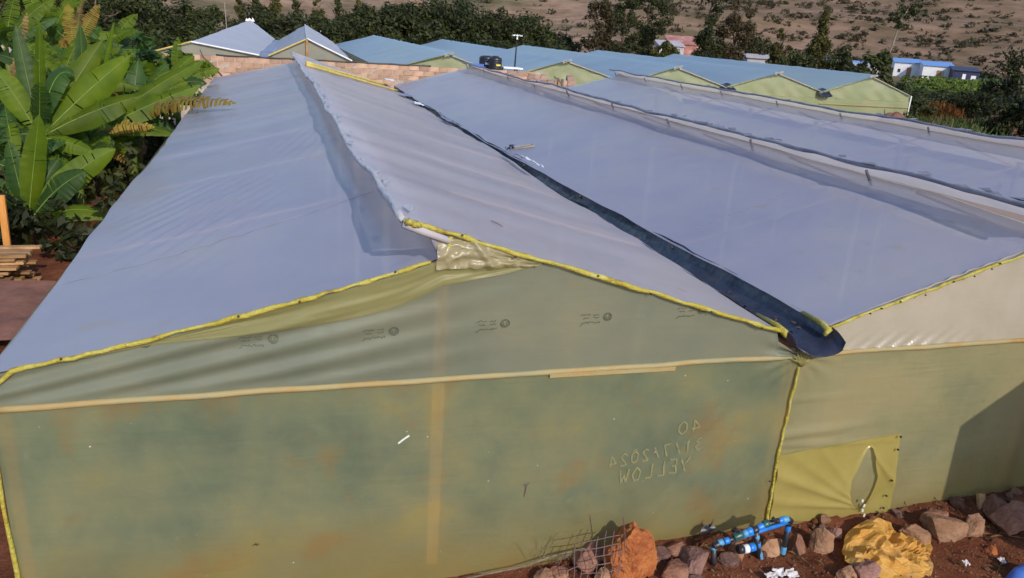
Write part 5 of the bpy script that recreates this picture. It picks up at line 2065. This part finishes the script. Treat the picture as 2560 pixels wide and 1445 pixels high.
mb.grid(lambda u, v: Vector((-5.0 + 3.9 * u, 5.2 + 2.2 * v, .25 + .35 * (1 - u) * v + .06 * nz(u * 5, v * 5, 3))), 24, 16)
tag(mb.build("soil_bank", M['mound'], None, True), "brown earth bank in shade below the timber stack", "earth bank")


# ================================================================== FOREGROUND STONES, PIPES, LITTER
def rock(px, py, y, sx, sy, sz, mat, label, seed, rot=0.0, tilt=0.0, ang=.35, group=None, name="rock", cuts=15, hmin=.50):
    """angular stone: a ball whose sides are sheared off by a few planes; sits at the point seen at px,py"""
    rr = random.Random(seed)
    import bmesh
    bm = bmesh.new()
    bmesh.ops.create_icosphere(bm, subdivisions=4, radius=1.0)
    planes = []
    for k in range(cuts):
        d = Vector((rr.gauss(0, 1), rr.gauss(0, 1), rr.gauss(0, 1))).normalized()
        planes.append((d, rr.uniform(hmin, .84)))
    Rm = Matrix.Rotation(rot, 3, 'Z') @ Matrix.Rotation(tilt, 3, 'Y')
    for v in bm.verts:
        p = v.co.copy()
        for d, h in planes:
            e = p.dot(d)
            if e > h:
                p -= d * (e - h) * .93
        nn = mnoise.noise(p * 2.2 + Vector((seed, 0, 0))) * .06 + mnoise.noise(p * 6 + Vector((0, seed, 0))) * .045 + mnoise.noise(p * 14 + Vector((0, 0, seed))) * .02
        p *= 1 + nn * (1 + ang)
        v.co = Rm @ Vector((p.x * sx, p.y * sy, p.z * sz)) * 1.28
    me = bpy.data.meshes.new(name)
    bm.to_mesh(me)
    bm.free()
    me.materials.append(M[mat])
    me.polygons.foreach_set('use_smooth', [False] * len(me.polygons))
    d_ = ray(px, py)
    t_ = 4.0
    while t_ < 14:
        c = CAM + d_ * t_
        if c.z <= ground_z(c.x, c.y) + sz * .32 or c.y > -.06 - sy * .5:
            break
        t_ += .01
    o = bpy.data.objects.new(name, me)
    COL.objects.link(o)
    o.location = c
    return tag(o, label, "rock", group)


rock(1578, 1400, -.34, .20, .17, .33, 'rock_orange', "big orange boulder leaning by the rusty wire mesh", 3, .4, -.35, .9, cuts=12, hmin=.66)
rock(1470, 1402, -.30, .15, .12, .13, 'rock_brown', "smooth brown block held behind the rusty wire mesh", 4, .2, .1)
rock(1400, 1436, -.32, .10, .08, .07, 'rock_brown', "small reddish stone left of the wire mesh", 5, .6)
rock(1362, 1446, -.34, .10, .08, .07, 'rock_tan', "small tan stone at the bottom edge left of the mesh", 6, .1)
rock(1510, 1442, -.46, .10, .08, .07, 'rock_tan', "small tan stone in front of the wire mesh", 7, .3)
rock(1684, 1432, -.52, .13, .11, .11, 'rock_brown', "lumpy brown stone between the boulder and the purple brown rock", 8, .9, 0, .9)
rock(1738, 1402, -.42, .14, .12, .16, 'rock_grey', "purple brown rock at the left end of the blue pipes", 9, .3, .3)
rock(1688, 1372, -.22, .10, .08, .06, 'rock_brown', "dark stone under the shadow left of the blue pipes", 10, .2)
rock(1925, 1372, -.32, .13, .10, .11, 'rock_tan', "round dusty stone under the middle of the blue pipes", 11, .1, 0, .1)
rock(1992, 1368, -.30, .11, .09, .12, 'rock_brown', "reddish block right of the blue pipe riser", 12, .5)
rock(2052, 1362, -.26, .12, .09, .15, 'rock_tan', "tan square stone between pipe end and yellow plastic", 13, .2, .1)
rock(2090, 1335, -.16, .08, .06, .08, 'rock_grey', "small pale stone tucked against the door flap", 14, .2)
rock(2162, 1428, -.78, .15, .11, .12, 'rock_grey', "purple grey stone lying on the front of the yellow plastic sheet", 15, .4, .2, .6)
rock(2115, 1440, -.74, .09, .08, .08, 'rock_tan', "tan stone at the left foot of the yellow plastic sheet", 16, .2)
rock(2290, 1342, -.42, .24, .08, .09, 'rock_tan', "long tan slab slanting behind the yellow plastic sheet", 17, .2, .55)
rock(2362, 1322, -.36, .22, .14, .15, 'rock_tan', "largest tan block right of the yellow plastic sheet", 18, -.2, .15, .2)
rock(2432, 1318, -.34, .12, .10, .13, 'rock_tan', "upright tan block between large block and leaning plank", 19, .5, .4)
rock(2345, 1290, -.14, .16, .08, .07, 'rock_brown', "flat brown stone against the film behind the largest tan block", 20, .1)
rock(2520, 1300, -.38, .24, .16, .16, 'rock_brown', "reddish brown rock in the shade at the right frame edge", 21, .3)
rock(2490, 1272, -.12, .20, .12, .12, 'rock_brown', "dark rock against the film right of the leaning plank", 22, .8)
rock(2480, 1378, -.78, .07, .06, .05, 'rock_orange', "small orange stone on the soil at lower right", 23, .3)
rock(1845, 1376, -.30, .10, .08, .07, 'rock_brown', "brown stone under the left half of the blue pipes", 24, .3)
rr = random.Random(44)
PB = []
for k in range(5):
    import bmesh
    bm = bmesh.new()
    bmesh.ops.create_icosphere(bm, subdivisions=3, radius=1.0)
    pl_ = [(Vector((rr.gauss(0, 1), rr.gauss(0, 1), rr.gauss(0, 1))).normalized(), rr.uniform(.5, .8)) for q in range(11)]
    for v in bm.verts:
        for d, h in pl_:
            e = v.co.dot(d)
            if e > h:
                v.co -= d * (e - h) * .95
        v.co *= 1 + .18 * mnoise.noise(v.co * 2.6 + Vector((k * 9, 0, 0)))
    me = bpy.data.meshes.new("pebble")
    bm.to_mesh(me)
    bm.free()
    me.materials.append(M[('rock_brown', 'rock_tan', 'rock_grey', 'rock_brown', 'rock_orange')[k]])
    PB.append(me)
for k in range(110):
    x, y = rr.uniform(4.0, 9.6), -rr.random() ** 1.3 * 1.4 - .05
    if 6.5 < x < 8.0 and -1.15 < y < -.2:
        continue
    s = rr.uniform(.014, .05)
    o = inst("pebble", PB[rr.randrange(5)], None, (x, y, ground_z(x, y) + s * .35), (0, 0, rr.uniform(0, 6)), (s * rr.uniform(.8, 1.4), s, s * rr.uniform(.5, .8)))
    tag(o, "small loose stone lying on the red soil in front of the wall", "stone", "loose stones on the soil")
for k in range(34):
    x, y = (rr.uniform(6.9, 9.7), -rr.random() ** 1.5 * .75 - .08) if k < 24 else (rr.uniform(4.2, 6.6), -rr.random() * .5 - .12)
    if 6.6 < x < 7.9 and -1.15 < y < -.25:
        continue
    s = rr.uniform(.045, .10)
    o = inst("pebble", PB[rr.randrange(4)], None, (x, y, ground_z(x, y) + s * .25), (rr.uniform(-.3, .3), rr.uniform(-.3, .3), rr.uniform(0, 6)), (s * rr.uniform(.9, 1.5), s, s * rr.uniform(.6, .9)))
    tag(o, "fist sized brown stone half sunk in the soil along the wall foot", "stone", "fist sized stones along the wall")
# dry grass and roots on the soil
mb = MB()
for k in range(900):
    x, y = rr.uniform(4.2, 9.6), -rr.random() * 1.5 - .05
    if nz(x * 1.6, y * 1.6, 9) < -.05:
        continue
    p = Vector((x, y, ground_z(x, y)))
    a = rr.uniform(0, 6.28)
    ln = rr.uniform(.04, .14)
    d = Vector((cos(a), sin(a), rr.uniform(.1, .9)))
    w_ = d.cross(UPV).normalized() * .0022
    e = p + d * ln * .6 + Vector((0, 0, .01))
    e2 = p + d * ln + Vector((0, 0, -.02))
    mb.add([p - w_, p + w_, e + w_, e2, e - w_], [(0, 1, 2, 3, 4)])
tag(mb.build("dry_grass", M['drygrass']), "dry brown grass and root fibres on the red soil", None, None, 'stuff')
mb = MB()
for k in range(2600):
    x, y = rr.uniform(3.8, 9.8), -rr.random() * 1.6
    s = rr.uniform(.004, .016)
    p = Vector((x, y, ground_z(x, y) + s * .4))
    a = rr.uniform(0, 6)
    mb.add([p + Vector((cos(a) * s, sin(a) * s, 0)), p + Vector((cos(a + 2.1) * s, sin(a + 2.1) * s, 0)), p + Vector((cos(a + 4.2) * s, sin(a + 4.2) * s, 0)), p + Vector((0, 0, s))], [(0, 1, 3), (1, 2, 3), (2, 0, 3)])
tag(mb.build("gravel", M['rock_brown']), "crumbly red gravel on the soil", None, None, 'stuff')

# rusty wire mesh
wm = MB()
o0 = at(1412, 1452, y=-.55)
ax = (at(1590, 1408, y=-.48) - o0)
ax.normalize()
ay = Vector((.16, .35, .55)).normalized()


def mp(u, v):
    return o0 + ax * u + ay * v + Vector((0, .02 * sin(u * 9), .012 * sin(u * 13 + v * 7)))


rr = random.Random(2)
for k in range(5):
    v = .0 + k * .068
    u0, u1 = .0 + rr.uniform(0, .16), .42 + rr.uniform(0, .16)
    wm.tube([mp(u0 + (u1 - u0) * t / 8, v) for t in range(9)], .0042, 5)
for k in range(7):
    u = .08 + k * .070
    wm.tube([mp(u + .012 * sin(t), -.05 + (.26 + rr.uniform(-.05, .12)) * t / 6) for t in range(7)], .0042, 5)
e = mp(.54, .14)
wm.tube([e, e + Vector((-.01, 0, .14)), e + Vector((-.05, 0, .34))], .005, 5)
tag(wm.build("wire_mesh", M['rust']), "bent rusty square wire mesh around the stones at bottom centre", "wire mesh")
# bent rod and dry branch along the foot of the wall
mb = MB()
mb.tube([at(1165, 1446, y=-.16), at(1300, 1418, y=-.14), at(1390, 1388, y=-.12), at(1455, 1372, y=-.10), at(1508, 1374, y=-.10)], [.007, .008, .009, .008, .006], 6)
tag(mb.build("bent_rod", M['stick']), "long dark bent stick along the foot of the wall left of the boulder", "stick")
mb = MB()
rr = random.Random(6)
mb.tube([at(1352, 1402, y=-.10), at(1378, 1362, y=-.08), at(1405, 1332, y=-.06)], [.004, .003, .002], 5)
for k in range(16):
    a = at(1320 + rr.uniform(-20, 120), 1420 - rr.uniform(0, 40), y=-.10)
    b_ = a + Vector((rr.uniform(-.10, .12), rr.uniform(-.05, .03), rr.uniform(.02, .16)))
    mb.tube([a, a.lerp(b_, .5) + Vector((.01, 0, .01)), b_], [.003, .0025, .001], 4)
tag(mb.build("dry_branch", M['stick']), "thin dry twiggy branch against the wall above the wire mesh", "branch")

# blue pipe manifold with valves
pm = thing("pipe_manifold", at(1890, 1400, y=-.40), "blue plastic irrigation pipes with black valves at the foot of the wall", "pipes")
YP = -.40


def pp(px, py):
    return at(px, py, y=YP)


def seg(a, b_, r, mat, name, n=14):
    mb = MB()
    mb.tube([pp(*a), pp(*b_)], r, n)
    return mb.build(name, M[mat], pm, True)


def ring(c, d, r, ln, mat, name):
    a, b_ = pp(*c), pp(*d)
    t = (b_ - a).normalized()
    m_ = a.lerp(b_, .5)
    mb = MB()
    r *= .68
    mb.tube([m_ - t * ln / 2, m_ - t * ln * .42, m_ + t * ln * .42, m_ + t * ln / 2], [r * .9, r, r, r * .9], 14)
    return mb.build(name, M[mat], pm, True)


R0 = .021
seg((1797, 1360), (1975, 1303), R0, 'bluepipe', 'pipe')
for (a, b_, r, mt, nm) in (((1783, 1366), (1800, 1358), .048, 'blackfit', 'elbow'), ((1796, 1358), (1806, 1355), .045, 'cyanpipe', 'coupling'),
                           ((1811, 1354), (1822, 1350), .044, 'bluepipe', 'coupling'), ((1822, 1350), (1832, 1347), .040, 'blackfit', 'coupling'),
                           ((1834, 1344), (1856, 1335), .055, 'greenvalve', 'valve'), ((1858, 1335), (1868, 1331), .046, 'cyanpipe', 'coupling'),
                           ((1868, 1330), (1880, 1326), .050, 'bluepipe', 'coupling'), ((1882, 1327), (1894, 1322), .050, 'blackfit', 'tee'),
                           ((1894, 1320), (1910, 1313), .044, 'bluepipe', 'coupling'), ((1908, 1312), (1922, 1307), .050, 'greenvalve', 'valve'),
                           ((1920, 1309), (1948, 1301), .038, 'blackfit', 'valve'), ((1946, 1303), (1958, 1299), .042, 'bluepipe', 'coupling'),
                           ((1956, 1300), (1970, 1297), .046, 'cyanpipe', 'coupling'), ((1968, 1298), (1978, 1304), .044, 'blackfit', 'elbow')):
    a_, c_ = pp(*a), pp(*b_)
    ring(a, b_, r, max(.05, (c_ - a_).length), mt, nm)
for (a, b_) in (((1842, 1332), (1828, 1320)), ((1936, 1306), (1922, 1293))):
    mb = MB()
    p0, p1 = pp(*a) + Vector((0, -.03, .03)), pp(*b_) + Vector((0, -.05, .02))
    mb.tube([p0, p1], [.016, .012], 6)
    mb.box(p1.lerp(p0, .4), (.03, .02, .06), ry=-.7)
    mb.build("valve_handle", M['blackfit'], pm)
for (x1, y1, x2, y2, fits) in ((1784, 1366, 1786, 1424, (('cyanpipe', .0, .12), ('cyanpipe', .85, 1.0))), (1889, 1328, 1902, 1402, (('cyanpipe', .12, .25), ('bluepipe', .38, .52), ('cyanpipe', .72, 1.0))),
                               (1974, 1302, 1956, 1386, (('blackfit', .0, .2), ('bluepipe', .12, .3), ('cyanpipe', .75, .98)))):
    mb = MB()
    mb.tube([pp(x1, y1), pp(x2, y2) + Vector((0, 0, -.05))], .026, 12)
    mb.build("riser", M['blackfit'], pm, True)
    for (mt, f0, f1) in fits:
        a_, b2 = (x1 + (x2 - x1) * f0, y1 + (y2 - y1) * f0), (x1 + (x2 - x1) * f1, y1 + (y2 - y1) * f1)
        c0_, c1_ = pp(*a_), pp(*b2)
        ring(a_, b2, .040, (c1_ - c0_).length, mt, "coupling")
mb = MB()
c = pp(1862, 1372)
mb.tube([pp(1846, 1374), pp(1858, 1373)], .04, 12, 0)
mb.tube([pp(1858, 1373), pp(1870, 1371)], .041, 12, 1)
mb.tube([pp(1870, 1371), pp(1886, 1366)], .040, 12, 2)
mb.build("filter", [M['blackfit'], M['white'], M['bluepipe']], pm, True)
# hanging dark sock shaped cap on the film
c = at(1765, 1326, y=-.10)
mb = MB()
mb.grid(lambda u, v: c + Vector((.075 * sin(pi * u) * (1 - v * .25) * (1 if v < .9 else .8) * (2 * v - 1) if False else .085 * (v - .5) * 2 * sin(pi * (.15 + .7 * u)), -.035 * sin(pi * u), .055 * (u - .5) * 2 * (1 - .3 * v) + .03 * v)), 12, 12)
mb.tube([c + Vector((.02, -.02, .05)), c + Vector((.05, -.02, .13))], [.008, .003], 5)
tag(mb.build("plastic_scrap", M['blackfit'], None, True), "small dark bent plastic scrap on the film left of the blue pipes", "plastic scrap")

# crumpled yellow plastic sheet
yb = [at(2108, 1400, y=-.62), at(2318, 1440, y=-.92), at(2322, 1375, y=-.55), at(2205, 1302, y=-.28), at(2118, 1330, y=-.34)]
cen = at(2215, 1378, y=-.66)


def ys(u, v):
    out_ = [(2104, 1368, -.48), (2112, 1402, -.70), (2150, 1432, -.86), (2230, 1458, -1.00), (2322, 1452, -.98), (2330, 1420, -.84), (2318, 1400, -.70), (2326, 1388, -.60), (2318, 1345, -.44),
            (2232, 1330, -.36), (2222, 1310, -.28), (2196, 1298, -.24), (2168, 1300, -.26), (2128, 1322, -.34), (2112, 1340, -.40)]
    n = len(out_)
    t = u * n
    k = int(t) % n
    f = t - int(t)
    a = at(out_[k][0], out_[k][1], y=out_[k][2])
    b2 = at(out_[(k + 1) % n][0], out_[(k + 1) % n][1], y=out_[(k + 1) % n][2])
    e = a.lerp(b2, f)
    p = cen.lerp(e, v)
    q = p * 5.2
    big = .20 * sin(pi * min(1, .5 + .5 * (1 - v))) * (1 - v ** 2)
    cr_ = .11 * (1 - abs(nz(q.x + 3, q.y, 1.3)) * 3.0) + .06 * (1 - abs(nz(q.x * 2.1, q.y * 2.1 + 7, 4.4)) * 3.2) + .02 * nz(q.x * 5, q.y * 5, 2)
    q2 = p * 9.0
    p += Vector((.05 * nz(q2.x, q2.y, 8), .05 * nz(q2.x, q2.y, 18), 0)) * (v < .999)
    p += Vector((0, -.35, .75)) * (big * .5 + cr_ * (1 - .55 * v ** 3) * .70 + .03 * nz(q2.x, q2.y, 28))
    p.z = max(p.z, ground_z(p.x, p.y) + .008)
    return p


mb = MB()
mb.grid(ys, 60, 15)
mb.f = [t for f in mb.f for t in ((f[0], f[1], f[2]), (f[0], f[2], f[3]))]
mb.m = [0] * len(mb.f)
tag(mb.build("plastic_sheet", M['ysheet'], None, False), "crumpled orange yellow plastic sheet lying among the stones", "plastic sheet")
# leaning plank
a, b_ = at(2440, 1345, y=-.40), at(2468, 1262, y=-.10)
mb = MB()
d = (b_ - a)
mb.box(a.lerp(b_, .5), (.10, .03, d.length * 1.05), ry=.22, rx=-.50)
tag(mb.build("leaning_plank", M['wood']), "short orange brown plank leaning on the film at lower right", "plank")
# paper and plastic litter
rr = random.Random(19)
for k, (px, py, s, lab) in enumerate(((1952, 1418, .055, "white torn paper scrap left of its twin on the soil"), (1982, 1420, .055, "white torn paper scrap right of its twin on the soil"),
                                      (1930, 1432, .05, "dull crumpled paper scrap lower left of the white ones"), (2512, 1382, .035, "pale plastic bit near the right edge"),
                                      (2420, 1392, .03, "tiny white scrap in the middle of the soil at lower right"), (1700, 1368, .03, "tiny pale scrap at the foot of the wall left of the pipes"))):
    c = at(px, py, z=.03)
    c.z = ground_z(c.x, c.y) + .02
    mb = MB()
    mb.grid(lambda u, v: c + Vector(((u - .5) * 2 * s * (1 + .3 * nz(v * 4, k, 2)), (v - .5) * 1.6 * s * (1 + .4 * nz(u * 4, k, 5)), .02 + .03 * nz(u * 3, v * 3, k) + .02 * v)), 7, 7)
    tag(mb.build("paper_scrap", M['paper']), lab, "litter", "litter on the soil")
c = at(2552, 1440, y=-1.18)
mb = MB()
mb.tube([c + Vector((-.12, .05, -.12)), c + Vector((-.02, .0, .02)), c + Vector((.10, -.02, .05)), c + Vector((.22, -.05, .0))], [.03, .07, .09, .08], 12)
tag(mb.build("blue_jug", M['blueplastic'], None, True), "blue plastic container cut off by the bottom right corner", "container")

# ================================================================== shed behind the camera whose shade falls on the wall at right
rot = math.atan2(SUN_DIR.x, -SUN_DIR.y)      # its length runs with the sun
sh = thing("pump_shed", (0, 0, 0), "timber pump shed standing just outside the right of the frame", "shed")
D = 3.2
kx, kz = SUN_DIR.x / -SUN_DIR.y, SUN_DIR.z / -SUN_DIR.y
xe, ze = 8.56 + kx * D, .84 + kz * D
wd = 2.3
ap = 1.25
LN = 3.0
mb = MB()
ux = Vector((cos(rot), sin(rot), 0))
uy = Vector((sin(rot), -cos(rot), 0))
p0 = Vector((xe, -D, 0))
V = [p0, p0 + ux * wd * 2, p0 + ux * wd * 2 + UPV * ze, p0 + UPV * ze, p0 + ux * wd + UPV * (ze + ap)]
V2 = [v_ + uy * LN for v_ in V]
mb.add(V + V2, [(0, 1, 2, 4, 3), (9, 7, 6, 5, 8)[::1], (0, 3, 8, 5), (1, 6, 7, 2)])
mb.build("wall", M['wood'], sh)
mb = MB()
mb.add([V[3] + UPV * .01, V[4] + UPV * .01, V2[4] + UPV * .01, V2[3] + UPV * .01], [(0, 1, 2, 3)])
mb.add([V[4] + UPV * .01, V[2] + UPV * .01, V2[2] + UPV * .01, V2[4] + UPV * .01], [(0, 1, 2, 3)])
mb.build("roof", M['rustroof'], sh)
